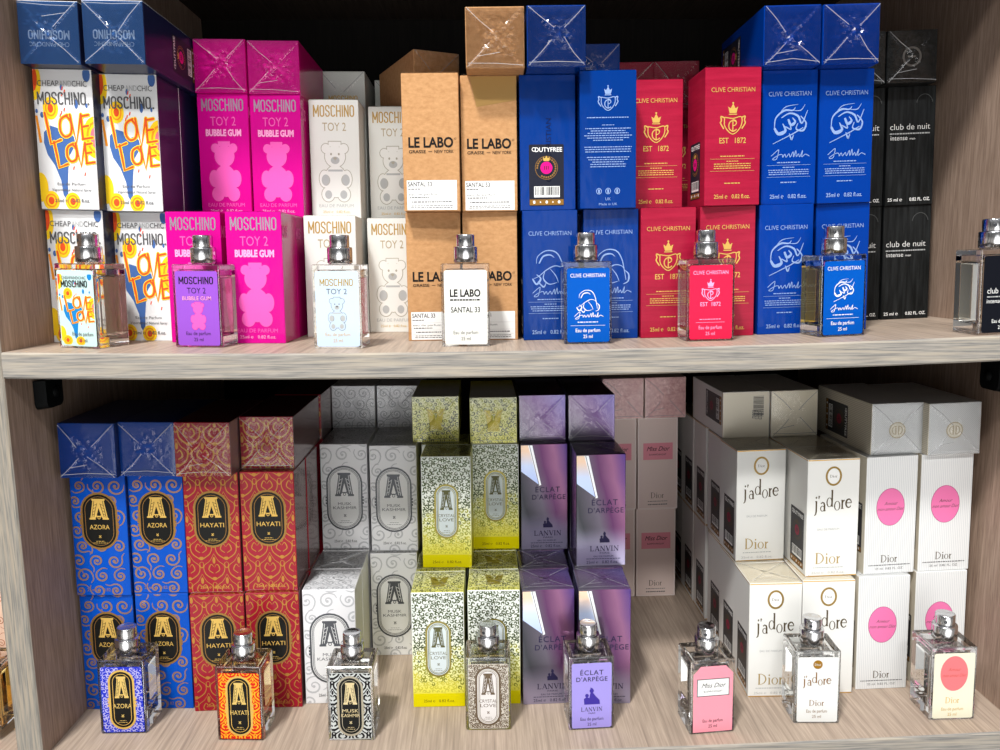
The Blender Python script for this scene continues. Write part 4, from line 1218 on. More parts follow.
# ------------------------------------------------------------------ cartons: upper shelf
U, L_ = 0, 1
G = {'love': 'white love-lettered cartons', 'bubble': 'magenta teddy-bear cartons', 'toy': 'white teddy-bear cartons', 'kraft': 'kraft-brown cartons', 'royal': 'royal blue cartons beside the kraft ones',
     'crimson': 'crimson cartons with gold crests', 'cobalt': 'cobalt blue cartons beside the crimson ones', 'nuit': 'black cartons on the upper shelf', 'azure': 'blue scroll cartons on the lower shelf',
     'ruby': 'red and gold scroll cartons', 'pearl': 'pale grey scroll cartons', 'lemon': 'yellow and white filigree cartons', 'violet': 'violet holographic cartons', 'blush': 'blush pink cartons', 'ivory': 'white and gold cartons', 'ribbed': 'white ribbed cartons with pink ovals', 'peach': 'cartons in the neighbouring bay'}
T = [
 ('love', U, 2, -305.9, 46.2, 0, 'denim-blue carton end lying atop the white love-lettered stacks, against the left panel'),
 ('love', U, 2, -261.0, 42.5, 0, 'denim-blue carton end lying atop the second love-lettered stack, nearer the magenta cartons'),
 ('love', U, 1, -305.9, 58.9, -.1, 'white love-lettered carton in the upper tier, touching the left side panel'),
 ('love', U, 1, -266.0, 70.3, -.1, 'white love-lettered carton in the upper tier, dark side towards the magenta stack'),
 ('love', U, 0, -305.9, 62.7, -.1, 'white love-lettered carton on the shelf behind the love-labelled bottle, at the panel'),
 ('love', U, 0, -266.0, 78.5, 0, 'white love-lettered carton on the shelf, partly covered by a magenta carton'),
 ('bubble', U, 2, -219.6, 128.7, -.6, 'magenta carton end lying on top, left of the two magenta ends'),
 ('bubble', U, 2, -178.4, 131.3, 0, 'magenta carton end lying on top, beside the white teddy-bear cartons'),
 ('bubble', U, 1, -219.8, 131.3, -3.1, 'magenta teddy-bear carton in the upper tier, left one of its pair'),
 ('bubble', U, 1, -178.9, 132.7, -1.7, 'magenta teddy-bear carton in the upper tier, next to the white teddy-bear carton'),
 ('bubble', U, 0, -224.6, 68.5, -3.2, 'magenta carton on the shelf behind the bottle with the purple label'),
 ('bubble', U, 0, -179.9, 63.5, -.7, 'magenta teddy-bear carton on the shelf with glossy right side, right of the purple-labelled bottle'),
 ('toy', U, 1, -135.7, 149.9, .4, 'white teddy-bear carton in the upper tier, next to the magenta cartons'),
 ('toy', U, 1, -91.2, 177.4, 0, 'white teddy-bear carton in the upper tier, half covered by a kraft carton'),
 ('toy', U, 0, -134.6, 111.2, 1.5, 'white teddy-bear carton on the shelf behind the pale-blue-labelled bottle'),
 ('toy', U, 0, -90.9, 148.9, 0, 'white teddy-bear carton on the shelf, half covered by the lower left kraft carton'),
 ('kraft', U, 2, -5.1, 50.5, -1, 'brown kraft carton end under crumpled film, lying on top beside a blue end'),
 ('kraft', U, 1, -51.5, 62.0, -1.3, 'brown kraft carton in the upper tier with bare top, next to the white cartons'),
 ('kraft', U, 1, -9.9, 69.9, 0, 'brown kraft carton with tape at its top, in the upper tier under the lying one'),
 ('kraft', U, 0, -52.0, 75.2, 1.3, 'brown kraft carton on the shelf, left and behind the white-labelled bottle'),
 ('kraft', U, 0, -10.3, 74.4, -1, 'brown kraft carton on the shelf, right and behind the white-labelled bottle'),
 ('royal', U, 2, 37.2, 48.5, 0, 'royal blue carton end with folded film, lying beside the kraft carton end'),
 ('royal', U, 1, 32.4, 68.8, -.1, 'royal blue carton turned sideways showing its dark sticker with bar code'),
 ('royal', U, 1, 74.6, 58.7, -.1, 'royal blue carton turned backwards showing a small crest and text lines'),
 ('royal', U, 0, 33.4, 66.7, -.5, 'royal blue carton on the shelf, below the one with the bar code sticker'),
 ('royal', U, 0, 77.9, 66.4, -1.3, 'royal blue carton on the shelf, next to the crimson cartons'),
 ('crimson', U, 1, 115.9, 89.0, 0, 'crimson carton in the upper tier, set back beside the royal blue carton'),
 ('crimson', U, 1, 163.4, 57.4, 2, 'crimson carton in the upper tier standing forward, its left side showing'),
 ('crimson', U, 0, 119.5, 63.8, -.9, 'crimson carton on the shelf, left and behind the red-labelled bottle'),
 ('crimson', U, 0, 162.4, 62.2, -1.7, 'crimson carton on the shelf, right and behind the red-labelled bottle'),
 ('cobalt', U, 2, 204.6, 57.1, 0, 'cobalt blue carton end with bright film glints, lying left of its twin on top'),
 ('cobalt', U, 2, 247.0, 58.0, 0, 'cobalt blue carton end lying on top, nearest the black cartons'),
 ('cobalt', U, 1, 208.8, 69.1, .8, 'cobalt blue carton in the upper tier, next to the forward crimson carton'),
 ('cobalt', U, 1, 251.6, 71.8, 1.7, 'cobalt blue carton in the upper tier, next to the black cartons'),
 ('cobalt', U, 0, 206.1, 64.3, .3, 'cobalt blue carton on the shelf, left and behind the amber bottle'),
 ('cobalt', U, 0, 252.7, 74.7, 0, 'cobalt blue carton on the shelf, mostly hidden behind the amber bottle'),
 ('nuit', U, 2, 330.6, 128.1, 0, 'black carton end with ring emblem lying on top, near the right panel'),
 ('nuit', U, 1, 338.7, 140.6, .6, 'black grained carton in the upper tier, fully visible beside the right panel'),
 ('nuit', U, 0, 339.1, 142.1, -.5, 'black grained carton on the shelf, fully visible beside the right panel'),
 ('nuit', U, 2, 289.0, 128.6, 0, 'black carton end lying on top, peeking out behind the cobalt carton end'),
 ('nuit', U, 1, 296.6, 141.0, 0, 'black carton in the upper tier, half hidden behind the cobalt carton'),
 ('nuit', U, 0, 297.0, 142.0, 0, 'black carton on the shelf, half hidden behind the lower cobalt carton'),
 # lower shelf
 ('azure', L_, 2, -305.7, 46.1, 0, 'plain deep blue carton end lying on top, nearest the left panel'),
 ('azure', L_, 2, -264.9, 51.5, 0, 'plain deep blue carton end lying on top, touching a red and gold end'),
 ('ruby', L_, 2, -224.3, 51.0, .2, 'red carton end with gold scrolls lying on top, touching the blue end'),
 ('ruby', L_, 2, -182.9, 72.0, .2, 'red carton end with gold scrolls lying on top, standing apart on the right'),
 ('azure', L_, 1, -305.7, 57.3, -.2, 'blue scroll carton with black plaque in the upper tier, nearest the left panel'),
 ('azure', L_, 1, -265.0, 61.7, .6, 'blue scroll carton with black plaque in the upper tier, next to the red carton'),
 ('azure', L_, 0, -305.7, 59.5, -2, 'blue scroll carton on the lower shelf, left and behind the blue-labelled bottle'),
 ('azure', L_, 0, -264.6, 61.0, -.8, 'blue scroll carton on the lower shelf, right and behind the blue-labelled bottle'),
 ('ruby', L_, 1, -223.8, 62.0, 1.2, 'red and gold scroll carton in the upper tier, next to the blue carton'),
 ('ruby', L_, 1, -182.1, 64.4, .5, 'red and gold scroll carton in the upper tier, next to the grey cartons'),
 ('ruby', L_, 0, -221.9, 57.7, 3, 'red and gold scroll carton on the lower shelf, left and behind the orange-bordered bottle'),
 ('ruby', L_, 0, -180.8, 60.9, 1.3, 'red and gold scroll carton on the lower shelf, right and behind the orange-bordered bottle'),
 ('pearl', L_, 1, -139.6, 151.4, .1, 'pale grey scroll carton in the upper tier, next to the red cartons'),
 ('pearl', L_, 1, -95.8, 145.1, -1.5, 'pale grey scroll carton in the upper tier, next to the yellow carton'),
 ('pearl', L_, 0, -138.7, 65.9, 1, 'pale grey scroll carton standing forward behind the black-labelled bottle'),
 ('pearl', L_, 0, -96.6, 139.5, 0, 'pale grey scroll carton set back on the lower shelf, beside the yellow band'),
 ('lemon', L_, 2, -58.7, 155.1, 0, 'yellow-tinged filigree carton end lying on top, next to the grey cartons'),
 ('lemon', L_, 2, -8.0, 147.0, 0, 'filigree carton end with inverted gold emblem, lying next to the violet ends'),
 ('lemon', L_, 1, -48.2, 105.7, -1.9, 'white filigree carton in the upper tier standing forward, yellow band at its foot'),
 ('lemon', L_, 1, -7.0, 145.3, -1.1, 'yellow filigree carton in the upper tier set back, next to the violet carton'),
 ('lemon', L_, 0, -54.1, 58.3, -.4, 'filigree carton with yellow band on the lower shelf, left of the yellow-capped bottle'),
 ('lemon', L_, 0, -10.8, 60.6, -1.8, 'filigree carton on the lower shelf, behind the yellow-capped bottle'),
 ('violet', L_, 2, 35.3, 154.4, 0, 'violet carton end with crossed film folds lying on top, left one of two'),
 ('violet', L_, 2, 78.3, 151.0, 0, 'violet carton end with crossed film folds lying on top, next to the blush cartons'),
 ('violet', L_, 1, 35.5, 142.3, -.1, 'violet holographic carton in the upper tier set back, next to the yellow carton'),
 ('violet', L_, 1, 79.0, 102.9, 0, 'violet holographic carton in the upper tier standing forward, beside the blush cartons'),
 ('violet', L_, 0, 31.3, 58.8, 1.3, 'violet holographic carton on the lower shelf, left of the lilac-labelled bottle'),
 ('violet', L_, 0, 74.6, 56.4, -1.1, 'violet holographic carton on the lower shelf, right behind the lilac-labelled bottle'),
 ('blush', L_, 2, 164.5, 237.2, 0, 'blush woven-look carton end lying at the back, next to the white cartons'),
 ('blush', L_, 2, 122.3, 237.4, 0, 'blush woven-look carton end lying at the back, beside the violet carton end'),
 ('blush', L_, 1, 158.2, 241.8, .9, 'blush carton with pink label at the back, upper of the two fully seen'),
 ('blush', L_, 1, 116.6, 242.4, 0, 'blush carton at the back in the upper tier, half hidden by the violet carton'),
 ('blush', L_, 0, 157.5, 245.9, -.4, 'blush carton with pink label standing on the shelf board at the back'),
 ('blush', L_, 0, 116.2, 246.2, 0, 'blush carton on the board at the back, only a strip showing beside violet'),
 ('ivory', L_, 2, 212.8, 144.3, 0, 'champagne carton end with bar code lying on top of the white gold-rimmed stack'),
 ('ivory', L_, 2, 254.5, 142.6, 0, 'champagne carton end under crumpled film, lying right of the bar-coded end'),
 ('ivory', L_, 1, 211.4, 102.5, 1.1, 'white gold-rimmed carton in the upper tier at the head of the receding row'),
 ('ivory', L_, 1, 254.6, 66.3, 0, 'white gold-rimmed carton in the upper tier standing forward, sticker on its left side'),
 ('ivory', L_, 0, 208.1, 57.8, -2.4, 'white gold-rimmed carton on the shelf at the head of the lower receding row'),
 ('ivory', L_, 0, 250.2, 59.1, -2.7, 'white gold-rimmed carton on the shelf, behind the white-labelled bottle'),
 ('ribbed', L_, 2, 306.0, 71.5, 0, 'white ribbed carton end with round monogram lying on top, left one, cream side showing'),
 ('ribbed', L_, 2, 346.4, 63.7, 0, 'white ribbed carton end with round monogram lying on top, nearest the right panel'),
 ('ribbed', L_, 1, 300.7, 66.6, 1.6, 'white ribbed carton with pink oval in the upper tier, next to the forward white carton'),
 ('ribbed', L_, 1, 344.7, 67.6, -.2, 'white ribbed carton with pink oval in the upper tier, nearest the right panel'),
 ('ribbed', L_, 0, 295.4, 62.0, -.7, 'white ribbed carton with pink oval on the shelf, left of the coral-oval bottle'),
 ('ribbed', L_, 0, 343.0, 65.9, -.5, 'white ribbed carton on the shelf behind the coral-oval bottle'),
]
boxes = []
for key, s, lvl, x, y, phi, lab in T:
    kw = {}
    if key == 'royal' and lvl == 1:
        kw['turn'] = 90 if x < 50 else 180
    if key == 'ivory' and lvl == 2 and x < 230:
        kw['flip'] = True
    boxes.append(box(key, s, lvl, x, y, phi, lab, G[key], **kw))
    if key == 'kraft' and lvl == 1 and x > -30:
        tp = Art()
        tp.poly([(-13, 93.2), (19.7, 93.2), (19.6, 77), (-8.5, 72.5)], mat('packing_tape', (176, 140, 84), .25, 0, .6), 4)
        link('packing_tape', tp.mesh('packing_tape', frames(BW[0], BH[0])['front']), boxes[-1])
# second and further rows: what shows between, beside and above the front ones
B2 = [
 ('love', U, 1, -266.0, 110.7, 0, 'white love-lettered carton in the upper tier, second in its row, purple-lit side showing'),
 ('love', U, 0, -266.0, 118.9, 0, 'white love-lettered carton on the shelf, second in its row behind the front one'),
 ('love', U, 2, -263.0, 137.0, 0, 'dark blue carton lying behind the denim-blue end, near the magenta ends'),
 ('bubble', U, 0, -179.6, 104.2, 0, 'magenta carton on the shelf, second in the row behind the glossy-sided one'),
 ('bubble', U, 0, -222.0, 110.0, -2, 'magenta carton on the shelf hidden behind the left lower magenta one'),
 ('toy', U, 0, -135.6, 151.8, 0, 'white carton on the shelf second in row, edge showing beside the teddy-bear carton'),
 ('toy', U, 1, -135.7, 190.2, 0, 'white carton in the upper tier, second in row behind the left white one'),
 ('toy', U, 0, -135.6, 192.4, 0, 'white carton on the shelf, third in row behind the left white one'),
 ('toy', U, 2, -141.0, 228.0, 0, 'dim white carton end with gold lettering lying at the back, beside the magenta end'),
 ('toy', U, 0, -90.9, 189.4, 0, 'white carton on the shelf, second in row behind the half-covered white one'),
 ('toy', U, 1, -91.2, 218.0, 0, 'white carton in the upper tier, second in row behind the half-covered white one'),
 ('toy', U, 2, -96.0, 262.0, 0, 'dim white carton end lying at the back, cut off by the dark kraft carton'),
 ('kraft', U, 0, -52.0, 115.8, 0, 'kraft carton on the shelf, second in row behind the lower left kraft one'),
 ('kraft', U, 1, -51.5, 103.0, 0, 'kraft carton in the upper tier, second in row behind the bare-topped one'),
 ('kraft', U, 2, -51.3, 162.0, 24, 'dark kraft carton lying askew in the shadow behind the kraft stacks'),
 ('kraft', U, 1, -51.5, 143.6, 0, 'kraft carton in the upper tier, third in row under the askew carton'),
 ('kraft', U, 0, -52.0, 156.4, 0, 'kraft carton on the shelf, third in row under the askew carton'),
 ('royal', U, 0, 77.0, 107.0, 0, 'royal blue carton on the shelf, second in row behind the right lower one'),
 ('royal', U, 1, 76.0, 99.5, 0, 'royal blue carton in the upper tier, second in row behind the turned one'),
 ('royal', U, 2, 78.3, 143.6, 0, 'royal blue carton end lying further back, above the backwards-turned carton'),
 ('royal', U, 1, 76.0, 140.2, 0, 'royal blue carton in the upper tier, third in row under the lying end'),
 ('royal', U, 0, 77.0, 147.6, 0, 'royal blue carton on the shelf, third in row under the lying end'),
 ('crimson', U, 2, 119.8, 203.0, 0, 'dark crimson carton end lying in the shadow at the back, left one'),
 ('crimson', U, 2, 160.4, 203.0, 0, 'dark crimson carton end lying in the shadow at the back, right one'),
 ('crimson', U, 1, 119.8, 206.0, 0, 'crimson carton in the upper tier at the back, under the left dark end'),
 ('crimson', U, 1, 160.4, 206.0, 0, 'crimson carton in the upper tier at the back, under the right dark end'),
 ('crimson', U, 0, 119.8, 208.0, 0, 'crimson carton on the shelf at the back, left one in deep shadow'),
 ('crimson', U, 0, 160.4, 208.0, 0, 'crimson carton on the shelf at the back, right one in deep shadow'),
 ('ruby', L_, 1, -181.9, 105.2, 0, 'red scroll carton in the upper tier, second in row with its side showing'),
 ('ruby', L_, 0, -180.4, 101.8, 0, 'red scroll carton on the lower shelf, second in row with its side showing'),
 ('ruby', L_, 2, -182.0, 169.6, 0, 'dark red carton lying behind the right red end, deep in shadow'),
 ('ruby', L_, 1, -182.0, 172.0, 0, 'red scroll carton in the upper tier at the back, under the shadowed lying one'),
 ('ruby', L_, 0, -181.0, 172.0, 0, 'red scroll carton on the lower shelf at the back, in shadow'),
 ('pearl', L_, 0, -139.0, 106.8, .4, 'pale grey carton on the lower shelf second in row, its film-covered top showing'),
 ('pearl', L_, 0, -139.2, 147.4, 0, 'pale grey carton on the lower shelf, third in row under the upper grey one'),
 ('pearl', L_, 1, -139.6, 192.0, 0, 'pale grey carton in the upper tier second in row, dark top showing'),
 ('pearl', L_, 1, -96.2, 185.8, 0, 'pale grey carton in the upper tier second in row, right one, dark top showing'),
 ('pearl', L_, 2, -140.5, 216.0, 0, 'dim grey carton end lying at the back under the board, left one'),
 ('pearl', L_, 2, -97.6, 216.0, 0, 'dim grey carton end lying at the back under the board, right one'),
 ('pearl', L_, 0, -96.6, 180.2, 0, 'pale grey carton on the lower shelf, second in row behind the set-back one'),
 ('lemon', L_, 0, -53.6, 98.8, 0, 'filigree carton on the lower shelf second in row, left one, yellow top showing'),
 ('lemon', L_, 0, -10.0, 101.2, 0, 'filigree carton on the lower shelf second in row, right one, yellow top showing'),
 ('lemon', L_, 0, -9.6, 141.8, 0, 'filigree carton on the lower shelf, third in row under the set-back one'),
 ('lemon', L_, 0, -52.0, 139.4, 0, 'filigree carton on the lower shelf, third in row at left, hidden'),
 ('lemon', L_, 1, -50.4, 147.0, 0, 'filigree carton in the upper tier, second in row under the yellow-tinged end'),
 ('violet', L_, 0, 31.6, 99.4, .4, 'violet carton on the lower shelf second in row, left one, shiny top showing'),
 ('violet', L_, 0, 76.0, 97.0, 0, 'violet carton on the lower shelf second in row, right one, under the forward carton'),
 ('violet', L_, 0, 32.4, 140.0, 0, 'violet carton on the lower shelf, third in row under the set-back one'),
 ('violet', L_, 1, 78.6, 143.5, 0, 'violet carton in the upper tier, second in row behind the forward one'),
 ('violet', L_, 0, 76.6, 138.0, 0, 'violet carton on the lower shelf, third in row at right'),
 ('ivory', L_, 1, 212.0, 143.1, 0, 'white carton with side sticker in the upper receding row, second from the front'),
 ('ivory', L_, 1, 212.4, 191.0, 0, 'white carton with side sticker in the upper receding row, third from the front'),
 ('ivory', L_, 1, 212.0, 231.6, 0, 'white carton with side sticker in the upper receding row, farthest back seen'),
 ('ivory', L_, 1, 212.0, 272.2, 0, 'white carton in the upper receding row, last by the back of the shelf'),
 ('ivory', L_, 0, 210.4, 98.6, 0, 'white carton with side sticker in the lower receding row, second from the front'),
 ('ivory', L_, 0, 211.4, 139.2, 0, 'white carton with side sticker in the lower receding row, third from the front'),
 ('ivory', L_, 0, 212.4, 191.0, 0, 'white carton with side sticker in the lower receding row, fourth, pale edge in front'),
 ('ivory', L_, 0, 212.0, 231.6, 0, 'white carton with side sticker in the lower receding row, farthest back seen'),
 ('ivory', L_, 0, 212.0, 272.2, 0, 'white carton in the lower receding row, last by the back of the shelf'),
 ('ivory', L_, 1, 254.8, 107.0, 0, 'white carton in the upper tier, second in row behind the forward one, top showing'),
 ('ivory', L_, 1, 254.8, 147.6, 0, 'white carton in the upper tier, third in row under the champagne end'),
 ('ivory', L_, 0, 252.4, 100.6, 0, 'white carton on the lower shelf, second in row behind the white-labelled bottle'),
 ('ivory', L_, 0, 252.8, 141.2, 0, 'white carton on the lower shelf, third in row, hidden under the stack'),
 ('ribbed', L_, 1, 300.4, 107.3, 0, 'white ribbed carton in the upper tier, second in row, side edge showing'),
 ('ribbed', L_, 0, 296.0, 102.8, 0, 'white ribbed carton on the lower shelf, second in row behind the left one'),
]
for key, s, lvl, x, y, phi, lab in B2:
    sk = () if key in ('ivory', 'love', 'ribbed') else ('retail_sticker',)
    boxes.append(box(key, s, lvl, x, y, phi, lab, G[key], skip=sk+(('name_plaque', 'scroll_pattern', 'filigree_pattern', 'printed_picture') if lvl < 2 else ()), flip=False))
box('peach', L_, 0, -386.0, 64.0, 0, 'peach scroll carton in the neighbouring bay, glimpsed left of the side panel', G['peach'])

# ------------------------------------------------------------------ bottles
GW, GD, GH = 0.0332, 0.0282, 0.0570
CHR = mat('chrome_cap', (216, 216, 218), 0.17, 1.0)
CHR2 = mat('satin_chrome', (196, 196, 199), 0.22, 1.0)
NOZ = mat('nozzle_hole', (60, 62, 66), 0.4, 0.5)
GLASS = glass_mat('clear_glass', (0.99, 0.995, 0.993), 1.45)
EDGE = glass_mat('glass_edge', (0.99, 0.995, 0.993), 1.45, 0.5)
AIR = glass_mat('air_pocket', (1, 1, 1), 1/1.45)
TUBE = mat('clear_tube', (220, 222, 222), 0.3)
def liquid(name, c):
    return glass_mat(name, c, 1.36/1.45)
me_glass = bm_mesh('glass_body', rbox(-GW/2, GW/2, 0, GD, 0, GH, 0.0010, 3))
me_glass.materials.append(GLASS)
me_glass.materials.append(EDGE)
for q in me_glass.polygons:
    q.material_index = 0 if max(abs(c) for c in q.normal) > 0.995 else 1
me_liq_src = lambda top: bm_mesh('perfume', rbox(-GW/2+.0034, GW/2-.0034, .0034, GD-.0034, .0072, top, 0.0014, 2))
me_air = bm_mesh('air_pocket', rbox(-GW/2+.0034, GW/2-.0034, .0034, GD-.0034, .0485, .0534, 0.0009, 2))
me_air.materials.append(AIR)
me_neck = lathe('neck', [(.0001, .0569), (.0078, .0569), (.0078, .0580), (.0068, .0580), (.0068, .0592), (.0001, .0592)], 32); me_neck.materials.append(EDGE)
me_collar = lathe('spray_collar', [(.0001, .0577), (.0083, .0577), (.0086, .0580), (.0086, .0677), (.0083, .0685), (.0064, .0685), (.0001, .0685)], 48); me_collar.materials.append(CHR)
me_head = lathe('spray_head', [(.0001, .0683), (.0066, .0683), (.0067, .0686), (.0067, .0761), (.0064, .0767), (.0058, .0768), (.0050, .0764), (.0001, .0763)], 48); me_head.materials.append(CHR)
me_noz = lathe('nozzle', [(.0001, 0), (.0011, 0), (.0011, .0005), (.0006, .0005), (.0001, .0002)], 14); me_noz.materials.append(NOZ)
me_tube = lathe('dip_tube', [(.0001, .009), (.0007, .009), (.0007, .0480), (.0001, .0480)], 10); me_tube.materials.append(TUBE)
LF = (Vector((0, 0, 0)), Vector((1, 0, 0)), Vector((0, 0, 1)), Vector((0, -1, 0)))
def scaled(a, kx, ky, dx=0, dy=0, dl=0):
    a.v = [(x*kx+dx, y*ky+dy, l+dl) for x, y, l in a.v]
    return a
def label_base(c, x0=-14.4, x1=15.0, y0=1.4, y1=52.4, name='paper', tag=False, extra=None):
    a = Art()
    if tag:
        a.poly([(x0, y0), (x1, y0), (x1, y1-6), (x1-5.4, y1), (x0+5.4, y1), (x0, y1-6)], mat('label_'+name, c, .42), 0)
    else:
        a.rrect(x0, y0, x1, y1, 1.6, mat('label_'+name, c, .42), 0)
    a.rrect(x0+.2, y0+.2, x1-.2, y1-6.2, 1.2, mat('label_back', (232, 232, 230), .5), -.9)
    return a
def bottle(s, x, y, phi, what, base, prints, liq, tilt_tube=6):
    z, dz = sag(s, x*MM)
    root = thing('perfume_bottle', what, 'perfume bottle', 'tester bottles on the %s shelf' % ('upper' if s == 0 else 'lower'))
    g_ = link('glass_body', me_glass, root)
    lm = me_liq_src(.0483); lm.materials.append(liq)
    link('perfume', lm, root)
    link('air_pocket', me_air, g_)
    q = link('dip_tube', me_tube, root); q.location = (0, GD/2, 0)
    for n, m_ in (('neck', me_neck), ('spray_collar', me_collar), ('spray_head', me_head)):
        q = link(n, m_, root)
        q.location = (0, GD/2, 0)
        if n == 'spray_head':
            nz_ = link('nozzle', me_noz, q)
            nz_.location = (-.0028, -.0058, .0724)
            nz_.rotation_euler = (math.pi/2, 0, -math.radians(24))
    lb = link('label', base.mesh('label', LF), root)
    for n, a in prints:
        link(n, a.mesh(n, LF), lb)
    root.matrix_world = Matrix.Translation((x*MM, y*MM, z+0.00004)) @ Matrix.Rotation(math.radians(phi), 4, 'Z') @ Matrix.Rotation(-math.atan(dz), 4, 'Y')
    return root
def edp(mt, cx=0, y=8.6, w=17, bold=0):
    a = Art(); a.text('Eau de parfum', cx, y, 2.4, mt, w=w, L=2, bold=bold); a.text('25 ml', cx, y-4.2, 2.3, mt, w=6.5, L=2, bold=bold)
    return a
CLR, PALE, AMB, PINKL, LEM, STRAW = liquid('perfume_clear', (.97, .975, .965)), liquid('perfume_pale', (.95, .93, .86)), liquid('perfume_amber', (.995, .84, .18)), liquid('perfume_rose', (.98, .78, .76)), liquid('perfume_lemon', (.95, .93, .62)), liquid('perfume_straw', (.95, .87, .66))
# love
p1 = scaled(love_art(small=True), .72, .51, .3, 2.2); p2 = Art(); p2.text('CHEAPANDCHIC', -.5, 46.5, 2, GREY, w=20, L=8); p2.cond('MOSCHINO', -.5, 41.2, 21.5, 4.5, BLK, 8)
bottle(U, -290.6, 28.6, -17, 'clear bottle with pale aqua love-lettered label, turned slightly, left end of shelf', label_base((196, 226, 224), name='aqua'), [('printed_picture', p1), ('brand_lettering', p2), ('small_print', scaled(edp(GREY, 4), 1, 1, 0, 0, 6))], PALE)
# purple
p2 = Art(); p2.cond('MOSCHINO', 0, 43.5, 24, 5, BLK); p2.text('TOY 2', 0, 37.2, 3.8, NAVYP, w=13); p3 = Art(); p3.text('BUBBLE GUM', 0, 32.6, 2.6, mat('print_purple_line', (112, 40, 120), .4), w=20, bold=.03); p3.text('BUBBLE GUM', 0, 32.6, 2.6, PPK2, w=20, L=3)
bottle(U, -212.8, 36.4, -4, 'bottle with bright purple teddy-bear label and pink perfume', label_base((148, 84, 200), name='purple'), [('brand_lettering', p2), ('flavour_lettering', p3), ('teddy_print', teddy(Art(), .5, 12.5, .39, PPK, mat('print_hot_pink', (226, 50, 150), .4), 2)), ('small_print', edp(BLK))], PINKL)
# pale blue
p2 = Art(); p2.cond('MOSCHINO', 0, 42.5, 22.5, 4.8, mat('print_mustard', (170, 140, 10), .4), 2, .24); p2.text('TOY 2', 0, 37, 3.6, GREY, w=14)
bottle(U, -115.4, 27.0, -2.5, 'bottle with pale blue teddy-bear label and mustard lettering', label_base((196, 216, 240), name='ice_blue'), [('brand_lettering', p2), ('teddy_print', teddy(Art(), 0, 12.8, .46, mat('print_ice', (190, 208, 226), .4), GREY, 2, LGREY)), ('small_print', edp(PGOLD))], CLR)
# white label
p2 = Art(); p2.text('LE LABO', 0, 34.4, 4.8, BLK, w=21, bold=.03); p2.lines(random.Random(1), 0, 31.6, 21, BLK, 1, 1, 1.1, 2, 0); p3 = Art(); p3.text('SANTAL 33', 0, 23.6, 3.6, BLK, w=20, bold=.014)
bottle(U, -28.4, 32.0, -2, 'bottle with plain off-white label in front of the kraft cartons', label_base((228, 230, 224), name='offwhite'), [('brand_lettering', p2), ('name_lettering', p3), ('small_print', edp(GREY))], PALE)
# blue
def blue_label(orn):
    a1 = Art(); a1.text('CLIVE CHRISTIAN', 0, 46.2, 2.5, WH, w=24)
    o_ = Art(); o_.v, o_.f, o_.mi, o_.mats = list(orn.v), list(orn.f), list(orn.mi), [WH]
    scaled(o_, .6, .58, 0, -.5)
    sg = scaled(sig(Art(), 33.5, WH), .72, .72, 0, -5.5)
    sp = edp(WH, 0, 8.4, 17, .01); sp.rect(-12, 12.8, 12, 13, WH, 2); sp.lines(R0, 0, 15, 15, WH, 1, 1, .6)
    return [('maker_lettering', a1), ('ornament', o_), ('signature', sg), ('small_print', sp)]
LBL_BLUE = lambda: label_base((0, 84, 182), name='bright_blue')
bottle(U, 56.4, 34.0, -2, 'bottle with bright blue label in front of the royal blue cartons', LBL_BLUE(), blue_label(orn_a), CLR)
a1 = Art(); a1.text('CLIVE CHRISTIAN', 0, 46.2, 2.5, PPK2, w=24); a3 = Art(); a3.text('EST  1872', 0, 24.4, 2.7, PPK2, w=14, bold=.006)
sp_ = edp(PPK2, 0, 8.4, 16); sp_.rect(-10, 13, 10, 13.2, PPK2, 2); sp_.lines(R0, 0, 15, 16, PPK2, 1, 1, .5)
bottle(U, 141.6, 32.6, -2, 'bottle with bright red crest label in front of the crimson cartons', label_base((232, 34, 74), name='scarlet'), [('maker_lettering', a1), ('crest', crest(Art(), 0, 28.2, .68, PPK2)), ('date_lettering', a3), ('small_print', sp_)], CLR)
bottle(U, 235.0, 33.4, 5, 'bottle of golden amber perfume with blue label, in front of the cobalt cartons', LBL_BLUE(), blue_label(orn_b), AMB)
a1 = Art(); a1.text('club de nuit', -.5, 27.6, 3.6, WH, w=22, bold=-.004); a1.lines(random.Random(2), -.5, 25, 22, LGREY, 1, 1, .8, 2, 0); a1.text('intense', -6.6, 21.2, 2.7, WH, w=10)
bottle(U, 330.4, 6.4, 0, 'bottle with black label at the right end, cut by the photo edge', label_base((18, 20, 28), name='black'), [('name_lettering', a1), ('small_print', edp(WH, 0, 8, 15))], PALE)
# lower shelf
GB = dict(r=9.4, y0=3.6, y1=50.2)
b1 = label_base((36, 52, 190), name='ultramarine'); s1 = Art(); s1.clip = (-14.2, 14.8, 1.8, 52); curls(s1, -14, 15, 2, 52, lambda x, y: mat('print_lilac', (176, 172, 222), .4), 31, 3.3, .8)
bottle(L_, -283.2, 28.7, 1, 'bottle with blue and black gold-lettered label, left end of the lower shelf', b1, [('scroll_pattern', s1), ('name_plaque', plaque(['AZORA'], PLQ, PGOLD, PLQ, mat('print_bright_gold', (222, 190, 110), .4, .2), PLQ, **GB))], CLR)
b1 = label_base((206, 30, 26), name='fire_red'); s1 = Art(); s1.clip = (-14.2, 14.8, 1.8, 52); s1.tf = (0, -2, .8, .72, 0); baroque(s1, mat('print_amber', (248, 170, 40), .4), 0, 76, 1.05)
bottle(L_, -195.6, 19.4, -2, 'bottle of amber perfume with orange-bordered label and black plaque', b1, [('scroll_pattern', s1), ('name_plaque', plaque(['HAYATI'], PLQ, PGOLD, PLQ, mat('print_bright_gold', (222, 190, 110), .4, .2), PLQ, **GB))], STRAW)
